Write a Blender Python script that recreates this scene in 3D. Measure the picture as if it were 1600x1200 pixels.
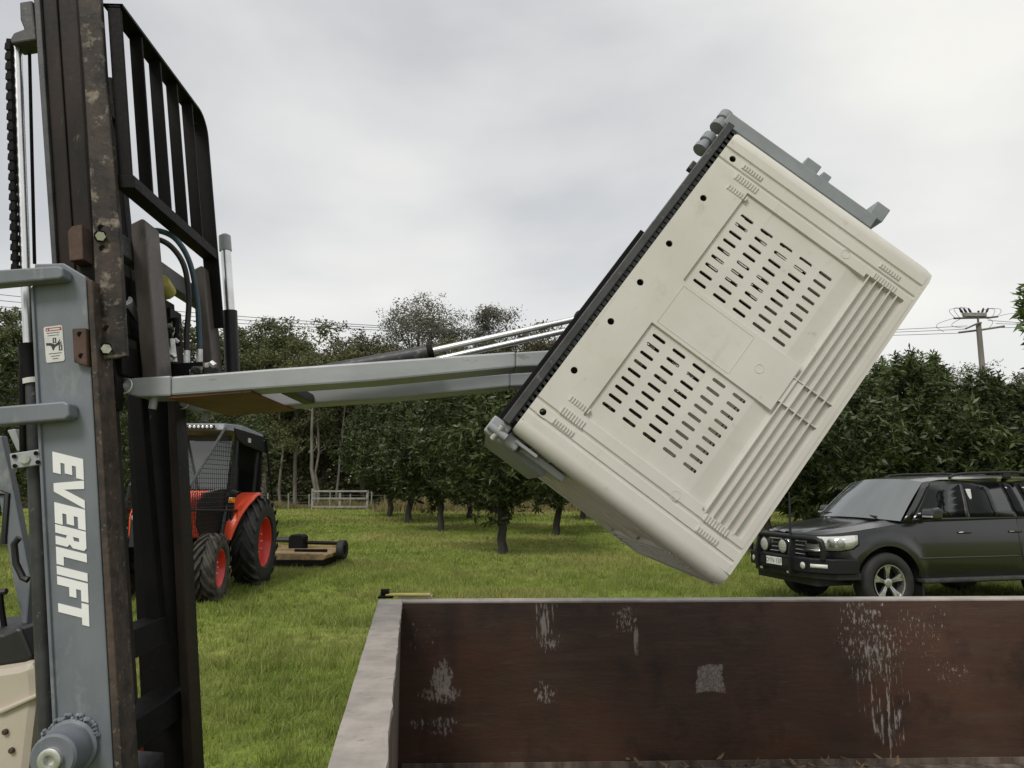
import bpy, bmesh, math, random
import numpy as np
from mathutils import Vector, Matrix

for o in list(bpy.data.objects):
    bpy.data.objects.remove(o)
scene = bpy.context.scene
random.seed(7); rng = np.random.default_rng(7)
R = math.radians

# ------------------------------------------------------------------ camera
FPX = 1155.6; PITCH = math.atan(162 / FPX); CAMZ = 1.7
cam_d = bpy.data.cameras.new('camera'); cam = bpy.data.objects.new('camera', cam_d)
scene.collection.objects.link(cam)
cam_d.sensor_width = 36; cam_d.lens = 26.0; cam_d.clip_start = 0.05; cam_d.clip_end = 2000
cam.location = (0, 0, CAMZ); cam.rotation_euler = (math.pi / 2 + PITCH, 0, 0)
scene.camera = cam

# ------------------------------------------------------------------ sky, sun, exposure
SUN_EL, SUN_ROT = R(48), R(205)
world = bpy.data.worlds.new('World'); scene.world = world; world.use_nodes = True
nt = world.node_tree; nt.nodes.clear()
wo = nt.nodes.new('ShaderNodeOutputWorld')
sky = nt.nodes.new('ShaderNodeTexSky'); sky.sky_type = 'NISHITA'; sky.sun_disc = False
sky.sun_elevation = SUN_EL; sky.sun_rotation = SUN_ROT
bg1 = nt.nodes.new('ShaderNodeBackground'); bg1.inputs[1].default_value = 0.1
nt.links.new(sky.outputs[0], bg1.inputs[0])
tc = nt.nodes.new('ShaderNodeTexCoord')
mp = nt.nodes.new('ShaderNodeMapping'); mp.inputs['Scale'].default_value = (1, 1, 2.3)
mp.inputs['Location'].default_value = (1.7, 0.4, 0.35)
nt.links.new(tc.outputs['Generated'], mp.inputs[0])
nz = nt.nodes.new('ShaderNodeTexNoise'); nz.inputs['Scale'].default_value = 1.55
nz.inputs['Detail'].default_value = 6; nz.inputs['Roughness'].default_value = 0.46
nz.inputs['Distortion'].default_value = 0.2
nt.links.new(mp.outputs[0], nz.inputs['Vector'])
cr = nt.nodes.new('ShaderNodeValToRGB')
cr.color_ramp.elements[0].position = 0.36; cr.color_ramp.elements[0].color = (0.425, 0.432, 0.445, 1)
cr.color_ramp.elements[1].position = 0.66; cr.color_ramp.elements[1].color = (0.69, 0.68, 0.64, 1)
e = cr.color_ramp.elements.new(0.5); e.color = (0.555, 0.557, 0.55, 1)
nt.links.new(nz.outputs[0], cr.inputs[0])
bg2 = nt.nodes.new('ShaderNodeBackground'); bg2.inputs[1].default_value = 1.0
nt.links.new(cr.outputs[0], bg2.inputs[0])
mx = nt.nodes.new('ShaderNodeMixShader'); mx.inputs[0].default_value = 0.93
nt.links.new(bg1.outputs[0], mx.inputs[1]); nt.links.new(bg2.outputs[0], mx.inputs[2])
nt.links.new(mx.outputs[0], wo.inputs[0])

sun_d = bpy.data.lights.new('sun', 'SUN'); sun = bpy.data.objects.new('sun', sun_d)
scene.collection.objects.link(sun)
sun_d.energy = 1.45; sun_d.angle = R(18); sun_d.color = (1, 0.955, 0.89)
# direction towards the sun: behind the camera and to its left
az = R(205)
sdir = Vector((math.sin(az) * math.cos(SUN_EL), math.cos(az) * math.cos(SUN_EL), math.sin(SUN_EL)))
sun.rotation_euler = sdir.to_track_quat('Z', 'Y').to_euler()

vs = scene.view_settings
vs.view_transform = 'Standard'; vs.look = 'None'; vs.gamma = 1; vs.exposure = 0.5
vs.use_curve_mapping = False

# ------------------------------------------------------------------ projection helpers (measure positions)
cp, sp = math.cos(PITCH), math.sin(PITCH)
def ray(px, py):
    dx = (px - 800) / FPX; dy = (600 - py) / FPX
    return Vector((dx, cp - sp * dy, sp + cp * dy))
def on_z(px, py, z):
    d = ray(px, py); k = (z - CAMZ) / d.z
    return Vector((d.x * k, d.y * k, z))
def at_y(px, py, Y):
    d = ray(px, py); k = Y / d.y
    return Vector((d.x * k, Y, CAMZ + d.z * k))
YAW = math.atan((750 - 800) / (FPX / cp))
Fv = Vector((math.cos(YAW), -math.sin(YAW), 0)); Lv = Vector((math.sin(YAW), math.cos(YAW), 0))
def UZ(px, py, w):
    d = ray(px, py); k = w / d.dot(Lv)
    return (d.dot(Fv) * k, CAMZ + d.z * k)

# ------------------------------------------------------------------ materials
MATS = {}
def newmat(name):
    m = bpy.data.materials.new(name); m.use_nodes = True
    t = m.node_tree; b = t.nodes['Principled BSDF']; MATS[name] = m
    return m, t, b
def noise(t, scale, detail=5, rough=0.55, vec=None, stretch=None, coord='Object'):
    n = t.nodes.new('ShaderNodeTexNoise'); n.inputs['Scale'].default_value = scale
    n.inputs['Detail'].default_value = detail; n.inputs['Roughness'].default_value = rough
    c = t.nodes.new('ShaderNodeTexCoord')
    if stretch:
        mpn = t.nodes.new('ShaderNodeMapping'); mpn.inputs['Scale'].default_value = stretch
        t.links.new(c.outputs[coord], mpn.inputs[0]); t.links.new(mpn.outputs[0], n.inputs['Vector'])
    else:
        t.links.new(c.outputs[coord], n.inputs['Vector'])
    return n
def ramp(t, src, p0, p1, c0=(0, 0, 0, 1), c1=(1, 1, 1, 1)):
    r = t.nodes.new('ShaderNodeValToRGB')
    r.color_ramp.elements[0].position = p0; r.color_ramp.elements[1].position = p1
    r.color_ramp.elements[0].color = c0; r.color_ramp.elements[1].color = c1
    t.links.new(src, r.inputs[0]); return r
def mixc(t, fac, a, b):
    m = t.nodes.new('ShaderNodeMix'); m.data_type = 'RGBA'
    if isinstance(fac, float): m.inputs[0].default_value = fac
    else: t.links.new(fac, m.inputs[0])
    for k, v in ((6, a), (7, b)):
        if isinstance(v, tuple): m.inputs[k].default_value = (*v[:3], 1)
        else: t.links.new(v, m.inputs[k])
    return m.outputs[2]
def mathn(t, op, a, b=None):
    n = t.nodes.new('ShaderNodeMath'); n.operation = op
    for k, v in ((0, a), (1, b)):
        if v is None: continue
        if isinstance(v, (int, float)): n.inputs[k].default_value = v
        else: t.links.new(v, n.inputs[k])
    return n.outputs[0]
def bumpn(t, b, h, strength=0.3, dist=0.01):
    n = t.nodes.new('ShaderNodeBump'); n.inputs['Strength'].default_value = strength
    n.inputs['Distance'].default_value = dist
    t.links.new(h, n.inputs['Height']); t.links.new(n.outputs[0], b.inputs['Normal'])
def pm(name, c1, c2=None, scale=6, lo=.4, hi=.62, rough=.5, metal=0, bump=0, bscale=60, stretch=None, c3=None, s3=30, lo3=.6, hi3=.68, rvar=0.12, spec=.5):
    m, t, b = newmat(name)
    b.inputs['Roughness'].default_value = rough; b.inputs['Metallic'].default_value = metal
    b.inputs['Specular IOR Level'].default_value = spec
    c2 = c2 or tuple(x * .72 for x in c1)
    n = noise(t, scale, 8, .6, stretch=stretch)
    col = mixc(t, ramp(t, n.outputs[0], lo, hi).outputs[0], c1, c2)
    if c3:
        n3 = noise(t, s3, 9, .68, stretch=stretch)
        col = mixc(t, ramp(t, n3.outputs[0], lo3, hi3).outputs[0], col, c3)
    t.links.new(col, b.inputs['Base Color'])
    n2 = noise(t, bscale, 6, .6)
    rr = mathn(t, 'ADD', mathn(t, 'MULTIPLY', mathn(t, 'SUBTRACT', n2.outputs[0], .5), rvar * 3), rough)
    t.links.new(rr, b.inputs['Roughness'])
    if bump: bumpn(t, b, n2.outputs[0], bump, .004)
    return m
# painted / raw metals
pm('grey_paint', (.165, .182, .205), (.125, .140, .157), 6, rough=.48, bump=.12, bscale=25, stretch=(1, 1, .45), c3=(.25, .265, .275), s3=12, lo3=.56, hi3=.74)
pm('light_grey_paint', (.33, .345, .36), (.27, .283, .295), 7, rough=.42, bump=.06, bscale=30, stretch=(.4, 1, 1), c3=(.17, .16, .15), s3=20, lo3=.63, hi3=.72)
pm('cradle_paint', (.235, .255, .27), (.2, .215, .23), 9, rough=.5, bump=.08)
pm('rust_edge', (.075, .052, .038), (.03, .024, .02), 18, rough=.8, bump=.6, bscale=45, c3=(.16, .13, .10), s3=40, lo3=.58, hi3=.66)
pm('dark_rail', (.03, .021, .017), (.014, .012, .011), 6, rough=.5, bump=.15, bscale=50, stretch=(1, 1, .35), c3=(.12, .10, .085), s3=22, lo3=.63, hi3=.74, spec=.15)
pm('rust_bar', (.055, .042, .034), (.016, .014, .013), 9, rough=.62, bump=.4, bscale=60, c3=(.24, .205, .165), s3=17, lo3=.54, hi3=.66, spec=.25)
pm('red_rust', (.085, .045, .03), (.05, .03, .022), 10, rough=.75, bump=.4, c3=(.02, .016, .014), s3=20)
pm('fork_steel', (.105, .085, .073), (.06, .05, .045), 5, rough=.5, bump=.15, stretch=(1, 1, .3), c3=(.035, .03, .028), s3=18)
pm('black_steel', (.009, .008, .008), (.006, .006, .006), 8, rough=.6, bump=.15, c3=(.05, .045, .04), s3=22, lo3=.66, hi3=.76, spec=.12)
pm('black_paint', (.010, .010, .011), (.007, .007, .008), 8, rough=.45, spec=.35)
pm('dark_grey_steel', (.05, .05, .052), (.028, .028, .03), 9, rough=.5, bump=.2, c3=(.14, .135, .13), s3=30)
pm('chrome', (.82, .82, .81), (.68, .68, .67), 6, rough=.3, metal=1, rvar=.05)
pm('zinc_bolt', (.66, .66, .64), (.5, .5, .48), 40, rough=.38, metal=.7)
pm('brown_plate', (.19, .075, .035), (.12, .055, .03), 8, rough=.6, bump=.2)
pm('rubber', (.012, .012, .012), (.02, .019, .018), 12, rough=.72, bump=.25, bscale=90)
pm('dirty_rubber', (.022, .02, .018), (.065, .057, .045), 5, rough=.85, bump=.3, bscale=60)
pm('hose_blue', (.03, .07, .095), (.02, .045, .06), 20, rough=.45)
pm('hose_black', (.012, .012, .013), None, 10, rough=.5)
pm('white_vinyl', (.82, .82, .82), (.79, .79, .79), 8, rough=.4)
pm('label_white', (.62, .62, .6), (.55, .55, .53), 30, rough=.45)
pm('label_red', (.42, .07, .06), None, 30, rough=.5)
pm('label_black', (.03, .03, .03), None, 30, rough=.5)
pm('yellow_paint', (.50, .43, .08), (.36, .32, .10), 14, rough=.55)
# plastic bin: pale beige polypropylene with dirt
m, t, b = newmat('bin_plastic')
n1 = noise(t, 3.2, 6); n2 = noise(t, 26, 9, .7); n3 = noise(t, 9, 9, .7, stretch=(1, 1, .35))
c = mixc(t, ramp(t, n1.outputs[0], .38, .66).outputs[0], (.605, .587, .543), (.545, .524, .472))
c = mixc(t, ramp(t, n2.outputs[0], .60, .80).outputs[0], c, (.40, .36, .29))
c = mixc(t, mathn(t, 'MULTIPLY', ramp(t, n3.outputs[0], .56, .72).outputs[0], .35), c, (.47, .44, .33))
n4 = noise(t, 4, 9, .7, stretch=(.5, 1, 8)); n5 = noise(t, 5, 10, .74)
c = mixc(t, mathn(t, 'MULTIPLY', ramp(t, n4.outputs[0], .60, .72).outputs[0], .30), c, (.36, .32, .25))
c = mixc(t, mathn(t, 'MULTIPLY', ramp(t, n5.outputs[0], .60, .75).outputs[0], .40), c, (.33, .28, .20))
geo_ = t.nodes.new('ShaderNodeNewGeometry')     # inner faces coloured dark brown, painting in the shade inside the bin
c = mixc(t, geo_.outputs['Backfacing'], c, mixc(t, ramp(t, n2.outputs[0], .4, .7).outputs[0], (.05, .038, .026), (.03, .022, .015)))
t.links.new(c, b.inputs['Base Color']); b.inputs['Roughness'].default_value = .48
bumpn(t, b, noise(t, 160, 4).outputs[0], .10, .002)
# trailer lining: dark brown film faced plywood, scuffed
m, t, b = newmat('brown_plywood')
n1 = noise(t, 1.6, 7, .6); n2 = noise(t, 3, 8, .65, stretch=(.6, 1, 6)); n3 = noise(t, 8, 10, .72, stretch=(.5, 1, 3.5))
c = mixc(t, ramp(t, n1.outputs[0], .38, .66).outputs[0], (.050, .028, .018), (.095, .044, .026))
c = mixc(t, ramp(t, n2.outputs[0], .48, .72).outputs[0], c, (.075, .050, .034))
c = mixc(t, mathn(t, 'MULTIPLY', ramp(t, n3.outputs[0], .58, .74).outputs[0], .6), c, (.14, .105, .08))
nbig = noise(t, 2.4, 7, .65)
c = mixc(t, mathn(t, 'MULTIPLY', ramp(t, nbig.outputs[0], .52, .66).outputs[0], .8), c, (.022, .014, .011))
# worn-through patches and splashes, each at its own place on the board (object space, metres)
tcn = t.nodes.new('ShaderNodeTexCoord'); sx = t.nodes.new('ShaderNodeSeparateXYZ')
t.links.new(tcn.outputs['Object'], sx.inputs[0])
nw = noise(t, 7, 5, .6); nfine = noise(t, 42, 8, .72, stretch=(1.6, 1, .62)); ncrk = noise(t, 90, 6, .7)
ndrip = noise(t, 26, 8, .7, stretch=(1.7, 1, .22))
def spot(cx, cz, rx, rz, lo, hi, nsrc, wob=.5, lean=0.0, square=False):
    zz = mathn(t, 'SUBTRACT', sx.outputs[2], cz)
    xx = mathn(t, 'SUBTRACT', mathn(t, 'SUBTRACT', sx.outputs[0], cx), mathn(t, 'MULTIPLY', zz, lean))
    dx = mathn(t, 'DIVIDE', xx, rx); dz = mathn(t, 'DIVIDE', zz, rz)
    d = mathn(t, 'ADD', mathn(t, 'MULTIPLY', dx, dx), mathn(t, 'MULTIPLY', dz, dz))
    if square: d = mathn(t, 'POWER', mathn(t, 'MAXIMUM', mathn(t, 'ABSOLUTE', dx), mathn(t, 'ABSOLUTE', dz)), 3.0)
    d = mathn(t, 'ADD', d, mathn(t, 'MULTIPLY', mathn(t, 'SUBTRACT', nw.outputs[0], .5), wob * 3))
    msk = mathn(t, 'MAXIMUM', mathn(t, 'SUBTRACT', 1.0, d), 0.0)
    v = mathn(t, 'ADD', nsrc.outputs[0], mathn(t, 'MULTIPLY', mathn(t, 'MINIMUM', msk, .8), GAIN[0]))
    g = mathn(t, 'MULTIPLY', ramp(t, v, lo, hi).outputs[0], ramp(t, msk, 0.0, .12).outputs[0])
    if square:
        vo = t.nodes.new('ShaderNodeTexVoronoi'); vo.feature = 'DISTANCE_TO_EDGE'; vo.inputs['Scale'].default_value = 38
        wv_ = t.nodes.new('ShaderNodeMix'); wv_.data_type = 'VECTOR'; wv_.inputs[0].default_value = .06
        t.links.new(tcn.outputs['Object'], wv_.inputs[4]); t.links.new(ncrk.outputs[1], wv_.inputs[5]); t.links.new(wv_.outputs[1], vo.inputs['Vector'])
        g = mathn(t, 'MULTIPLY', g, ramp(t, vo.outputs['Distance'], .02, .07).outputs[0])
    return g
GAIN = [.16]
PLY = (m, t, b, c, spot, nfine, ncrk, ndrip)
pm('cap_timber', (.40, .36, .325), (.29, .265, .24), 9, rough=.8, bump=.5, bscale=40, c3=(.20, .17, .15), s3=24, lo3=.6, hi3=.72)
pm('worn_ply', (.19, .155, .125), (.07, .05, .04), 12, rough=.75, bump=.4, stretch=(1, 1, .25))
pm('dry_leaf', (.25, .17, .10), (.13, .085, .05), 12, rough=.7)
# vehicles
def paint(name, col, rough=.3, coat=.6, dust=None, dlo=.5, dhi=.75):
    m, t, b = newmat(name)
    n = noise(t, 3, 7, .6)
    c = mixc(t, mathn(t, 'MULTIPLY', ramp(t, n.outputs[0], dlo, dhi).outputs[0], .6), col, dust or tuple(x * .85 for x in col))
    t.links.new(c, b.inputs['Base Color']); b.inputs['Roughness'].default_value = rough
    b.inputs['Coat Weight'].default_value = coat; b.inputs['Coat Roughness'].default_value = .11
    return m
paint('car_paint', (.005, .0049, .0053), .28, .8, (.009, .0085, .008))
paint('orange_paint', (.75, .07, .02), .5, .12, (.5, .07, .03))
paint('red_rim', (.62, .03, .02), .38, .3, (.45, .05, .035))
paint('beige_panel', (.50, .44, .36), .45, .2, (.40, .35, .28))
pm('slasher_yellow', (.32, .22, .10), (.17, .12, .065), 8, rough=.65, c3=(.14, .10, .06), s3=20)
pm('black_plastic', (.011, .011, .012), (.016, .016, .016), 10, rough=.5)
pm('alloy', (.62, .61, .59), (.5, .49, .47), 8, rough=.28, metal=.9)
pm('plate_white', (.72, .72, .68), (.66, .66, .62), 30, rough=.5)
pm('amber', (.75, .28, .03), None, 10, rough=.25)
m, t, b = newmat('car_glass')
b.inputs['Base Color'].default_value = (.006, .007, .0075, 1); b.inputs['Roughness'].default_value = .03; b.inputs['IOR'].default_value = 1.33
m, t, b = newmat('cab_glass')
b.inputs['Base Color'].default_value = (.05, .06, .058, 1); b.inputs['Roughness'].default_value = .05; b.inputs['IOR'].default_value = 1.9
m, t, b = newmat('windscreen_glass')
b.inputs['Base Color'].default_value = (.085, .10, .10, 1); b.inputs['Roughness'].default_value = .03; b.inputs['IOR'].default_value = 2.3
m, t, b = newmat('lamp_glass')
b.inputs['Base Color'].default_value = (.70, .70, .67, 1); b.inputs['Roughness'].default_value = .12; b.inputs['Metallic'].default_value = .5
m, t, b = newmat('driving_lamp')
v = t.nodes.new('ShaderNodeTexVoronoi'); v.inputs['Scale'].default_value = 45
tcx = t.nodes.new('ShaderNodeTexCoord'); t.links.new(tcx.outputs['Object'], v.inputs['Vector'])
t.links.new(mixc(t, v.outputs['Distance'], (.5, .5, .43), (.22, .22, .19)), b.inputs['Base Color'])
b.inputs['Roughness'].default_value = .2
# nature
def foliage(name, ca, cb, cc, rough=.5, transl=.22, spec=.4):
    m, t, b = newmat(name)
    g = t.nodes.new('ShaderNodeNewGeometry')
    r = t.nodes.new('ShaderNodeValToRGB')
    r.color_ramp.elements[0].color = (*ca, 1); r.color_ramp.elements[1].color = (*cc, 1)
    e = r.color_ramp.elements.new(.5); e.color = (*cb, 1)
    t.links.new(g.outputs['Random Per Island'], r.inputs[0])
    n = noise(t, .9, 4, .5)
    oi = t.nodes.new('ShaderNodeObjectInfo')
    col = mixc(t, ramp(t, n.outputs[0], .35, .7).outputs[0], r.outputs[0], mixc(t, .5, r.outputs[0], cc))
    col = mixc(t, mathn(t, 'MULTIPLY', oi.outputs['Random'], .22), col, tuple(x * y for x, y in zip(cc, (1.0, .95, .6))))
    t.links.new(col, b.inputs['Base Color']); b.inputs['Roughness'].default_value = rough
    b.inputs['Specular IOR Level'].default_value = spec
    tr = t.nodes.new('ShaderNodeBsdfTranslucent'); t.links.new(col, tr.inputs[0])
    mxs = t.nodes.new('ShaderNodeMixShader'); mxs.inputs[0].default_value = transl
    out = t.nodes['Material Output']
    t.links.new(b.outputs[0], mxs.inputs[1]); t.links.new(tr.outputs[0], mxs.inputs[2]); t.links.new(mxs.outputs[0], out.inputs[0])
    return m
foliage('orchard_leaf', (.009, .016, .005), (.024, .038, .011), (.095, .122, .042), .42, .18, .35)
foliage('orchard_leaf_bright', (.034, .06, .016), (.075, .12, .026), (.16, .22, .06), .42, .3, .5)
foliage('gum_leaf', (.055, .066, .030), (.09, .104, .046), (.15, .16, .075), .5, .25, .25)
foliage('gum_leaf_brown', (.062, .06, .034), (.098, .094, .052), (.15, .135, .08), .5, .25)
foliage('gum_leaf_grey', (.07, .075, .058), (.11, .115, .085), (.17, .165, .125), .5, .3)
foliage('shrub_leaf', (.035, .05, .02), (.06, .08, .03), (.10, .12, .05), .5, .25)
pm('bark_dark', (.045, .038, .032), (.025, .022, .019), 8, rough=.9, bump=.8, bscale=30, stretch=(1, 1, .3))
pm('bark_pale', (.17, .155, .13), (.095, .083, .07), 4, rough=.85, bump=.4, bscale=20, stretch=(1, 1, .3))
pm('grey_timber', (.27, .26, .235), (.18, .17, .15), 4, rough=.85)
pm('pole_timber', (.20, .185, .165), (.12, .11, .10), 2, rough=.85, stretch=(1, 1, .1))
pm('wire_metal', (.10, .10, .105), None, 2, rough=.6)
pm('insulator', (.02, .018, .02), None, 2, rough=.3)
def grasscol(t, dry=.5):
    n1 = noise(t, .16, 5, .6); n2 = noise(t, .75, 6, .65); n3 = noise(t, 5.5, 7, .7)
    c = mixc(t, ramp(t, n2.outputs[0], .36, .66).outputs[0], (.16, .22, .036), (.30, .37, .075))
    c = mixc(t, mathn(t, 'MULTIPLY', ramp(t, n1.outputs[0], .44, .62).outputs[0], dry), c, (.37, .335, .125))
    return c, n3
m, t, b = newmat('ground_soil')
c, n3 = grasscol(t, .7)
nb = noise(t, 1.3, 7, .7)
c = mixc(t, mathn(t, 'MULTIPLY', ramp(t, n3.outputs[0], .40, .66).outputs[0], .75), c, (.10, .125, .032))
c = mixc(t, mathn(t, 'MULTIPLY', ramp(t, nb.outputs[0], .60, .74).outputs[0], .6), c, (.12, .092, .05))
# forest floor (leaf litter) beyond the fence line
gx = t.nodes.new('ShaderNodeSeparateXYZ'); tco = t.nodes.new('ShaderNodeTexCoord'); t.links.new(tco.outputs['Object'], gx.inputs[0])
yy = mathn(t, 'ADD', gx.outputs[1], mathn(t, 'MULTIPLY', mathn(t, 'SUBTRACT', n3.outputs[0], .5), 6))
fl = t.nodes.new('ShaderNodeMapRange'); fl.inputs['From Min'].default_value = 50; fl.inputs['From Max'].default_value = 54
t.links.new(yy, fl.inputs[0])
c = mixc(t, fl.outputs[0], c, (.06, .045, .03))
t.links.new(c, b.inputs['Base Color']); b.inputs['Roughness'].default_value = .95
b.inputs['Specular IOR Level'].default_value = .1
bumpn(t, b, noise(t, 14, 8, .7).outputs[0], .7, .06)
m, t, b = newmat('grass_blade')
c, n3 = grasscol(t, .75)
g = t.nodes.new('ShaderNodeNewGeometry')
c = mixc(t, ramp(t, g.outputs['Random Per Island'], .72, .98).outputs[0], c, (.36, .33, .15))
c = mixc(t, mathn(t, 'MULTIPLY', ramp(t, g.outputs['Random Per Island'], .0, .4, (1, 1, 1, 1), (0, 0, 0, 1)).outputs[0], .6), c, (.065, .10, .016))
t.links.new(c, b.inputs['Base Color']); b.inputs['Roughness'].default_value = .6; b.inputs['Specular IOR Level'].default_value = .25
tr = t.nodes.new('ShaderNodeBsdfTranslucent'); t.links.new(c, tr.inputs[0])
mxs = t.nodes.new('ShaderNodeMixShader'); mxs.inputs[0].default_value = .3
t.links.new(b.outputs[0], mxs.inputs[1]); t.links.new(tr.outputs[0], mxs.inputs[2]); t.links.new(mxs.outputs[0], t.nodes['Material Output'].inputs[0])
foliage('dry_grass', (.13, .12, .05), (.19, .165, .075), (.27, .225, .11), .7, .2, .2)

# ------------------------------------------------------------------ mesh builder
COL = scene.collection
class MB:
    def __init__(s): s.v = []; s.f = []
    def add(s, vs, fs):
        k = len(s.v); s.v += [tuple(p) for p in vs]; s.f += [tuple(i + k for i in f) for f in fs]; return s
    def box(s, x0, x1, y0, y1, z0, z1, fn=None):
        vs = [(x, y, z) for z in (z0, z1) for y in (y0, y1) for x in (x0, x1)]
        if fn: vs = [fn(*p) for p in vs]
        return s.add(vs, [(0, 2, 3, 1), (4, 5, 7, 6), (0, 1, 5, 4), (2, 6, 7, 3), (0, 4, 6, 2), (1, 3, 7, 5)])
    def prism(s, poly, y0, y1, fn=None):          # poly of (x,z) extruded along y
        n = len(poly)
        vs = [(x, y0, z) for x, z in poly] + [(x, y1, z) for x, z in poly]
        if fn: vs = [fn(*p) for p in vs]
        a = sum(poly[i][0] * poly[(i + 1) % n][1] - poly[(i + 1) % n][0] * poly[i][1] for i in range(n))
        fs = [tuple(range(n)), tuple(range(2 * n - 1, n - 1, -1))] + [(i, i + n, (i + 1) % n + n, (i + 1) % n) for i in range(n)]
        if a < 0: fs = [tuple(reversed(f)) for f in fs]
        return s.add(vs, fs)
    def tube(s, pts, rad, n=10, cap=True):
        pts = [Vector(p) for p in pts]; m = len(pts)
        if not isinstance(rad, (list, tuple)): rad = [rad] * m
        vs = []; up = None
        for i, p in enumerate(pts):
            d = (pts[min(i + 1, m - 1)] - pts[max(i - 1, 0)])
            d = d.normalized() if d.length > 1e-9 else Vector((0, 0, 1))
            if up is None:
                up = Vector((0, 0, 1)) if abs(d.z) < .9 else Vector((1, 0, 0))
            a = d.cross(up).normalized(); bb = a.cross(d).normalized(); up = bb
            for k in range(n):
                th = 2 * math.pi * k / n
                vs.append(p + (a * math.cos(th) + bb * math.sin(th)) * rad[i])
        fs = [(i * n + k, i * n + (k + 1) % n, (i + 1) * n + (k + 1) % n, (i + 1) * n + k) for i in range(m - 1) for k in range(n)]
        if cap: fs += [tuple(range(n - 1, -1, -1)), tuple(range((m - 1) * n, m * n))]
        return s.add(vs, fs)
    def lathe(s, prof, c, axis, n=32, closed=False, cap=True):   # prof of (r, h) along axis from centre c
        axis = Vector(axis).normalized(); c = Vector(c)
        a = axis.orthogonal().normalized(); bb = axis.cross(a); m = len(prof); vs = []
        for r, h in prof:
            for k in range(n):
                th = 2 * math.pi * k / n
                vs.append(c + axis * h + (a * math.cos(th) + bb * math.sin(th)) * r)
        fs = [(i * n + k, i * n + (k + 1) % n, ((i + 1) % m) * n + (k + 1) % n, ((i + 1) % m) * n + k) for i in range(m if closed else m - 1) for k in range(n)]
        if not closed and cap: fs += [tuple(range(n - 1, -1, -1)), tuple(range((m - 1) * n, m * n))]
        return s.add(vs, fs)
    def build(s, name, mat, parent=None, bevel=0, smooth=False, off=(0, 0, 0), recalc=True):
        me = bpy.data.meshes.new(name)
        me.from_pydata([(p[0] - off[0], p[1] - off[1], p[2] - off[2]) for p in s.v], [], s.f)
        if recalc:
            bm = bmesh.new(); bm.from_mesh(me); bmesh.ops.recalc_face_normals(bm, faces=bm.faces); bm.to_mesh(me); bm.free()
        me.update()
        me.materials.append(MATS[mat])
        o = bpy.data.objects.new(name, me); COL.objects.link(o)
        if parent: o.parent = parent
        if smooth:
            try: me.shade_smooth(); me.set_sharp_from_angle(angle=R(smooth if smooth is not True else 35))
            except Exception: pass
        if bevel:
            md = o.modifiers.new('bevel', 'BEVEL'); md.width = bevel; md.segments = 2; md.limit_method = 'ANGLE'; md.angle_limit = R(35)
            md.harden_normals = False
        return o
def empty(name, loc=(0, 0, 0), rz=0):
    o = bpy.data.objects.new(name, None); COL.objects.link(o); o.location = loc; o.rotation_euler = (0, 0, rz)
    o.empty_display_size = .2
    return o
def tag(o, label=None, cat=None, group=None, kind=None):
    if label: o['label'] = label
    if cat: o['category'] = cat
    if group: o['group'] = group
    if kind: o['kind'] = kind
    return o
def copy_tree(o, parent=None):
    c = o.copy(); COL.objects.link(c); c.parent = parent
    for ch in o.children: copy_tree(ch, c)
    return c
def text_mesh(txt, name, mat, parent, M, size=1.0, depth=.0):
    cu = bpy.data.curves.new(name, 'FONT'); cu.body = txt; cu.size = size; cu.align_x = 'CENTER'; cu.align_y = 'CENTER'; cu.extrude = depth
    ob = bpy.data.objects.new('tmp_text', cu); COL.objects.link(ob)
    bpy.context.view_layer.update()
    dg = bpy.context.evaluated_depsgraph_get()
    me = bpy.data.meshes.new_from_object(ob.evaluated_get(dg))
    bpy.data.objects.remove(ob); me.transform(M); me.materials.clear(); me.materials.append(MATS[mat])
    o = bpy.data.objects.new(name, me); COL.objects.link(o); o.parent = parent
    return o

# ------------------------------------------------------------------ ground and grass
def gz(x, y):
    k = np.clip((np.asarray(y, float) - 18) / 18, 0, 1); k = k * k * (3 - 2 * k)
    return .3 * k + .018 * np.sin(np.asarray(x) * .9 + 1.3) * np.sin(np.asarray(y) * .7) + .012 * np.sin(np.asarray(x) * 2.3 + np.asarray(y) * 1.7)
def gzf(x, y): return float(gz(x, y))
xs = np.unique(np.concatenate([np.linspace(-500, -40, 12), np.linspace(-40, 40, 161), np.linspace(40, 500, 12)]))
ys = np.unique(np.concatenate([np.linspace(-120, -10, 8), np.linspace(-10, 60, 141), np.linspace(60, 1200, 16)]))
gxg, gyg = np.meshgrid(xs, ys); nxg = len(xs)
gv = np.stack([gxg.ravel(), gyg.ravel(), gz(gxg, gyg).ravel()], 1)
gm = MB(); gm.v = [tuple(p) for p in gv]
gm.f = [(j * nxg + i, j * nxg + i + 1, (j + 1) * nxg + i + 1, (j + 1) * nxg + i) for j in range(len(ys) - 1) for i in range(nxg - 1)]
ground = gm.build('ground', 'ground_soil', smooth=True, recalc=False); tag(ground, kind='structure')

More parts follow.
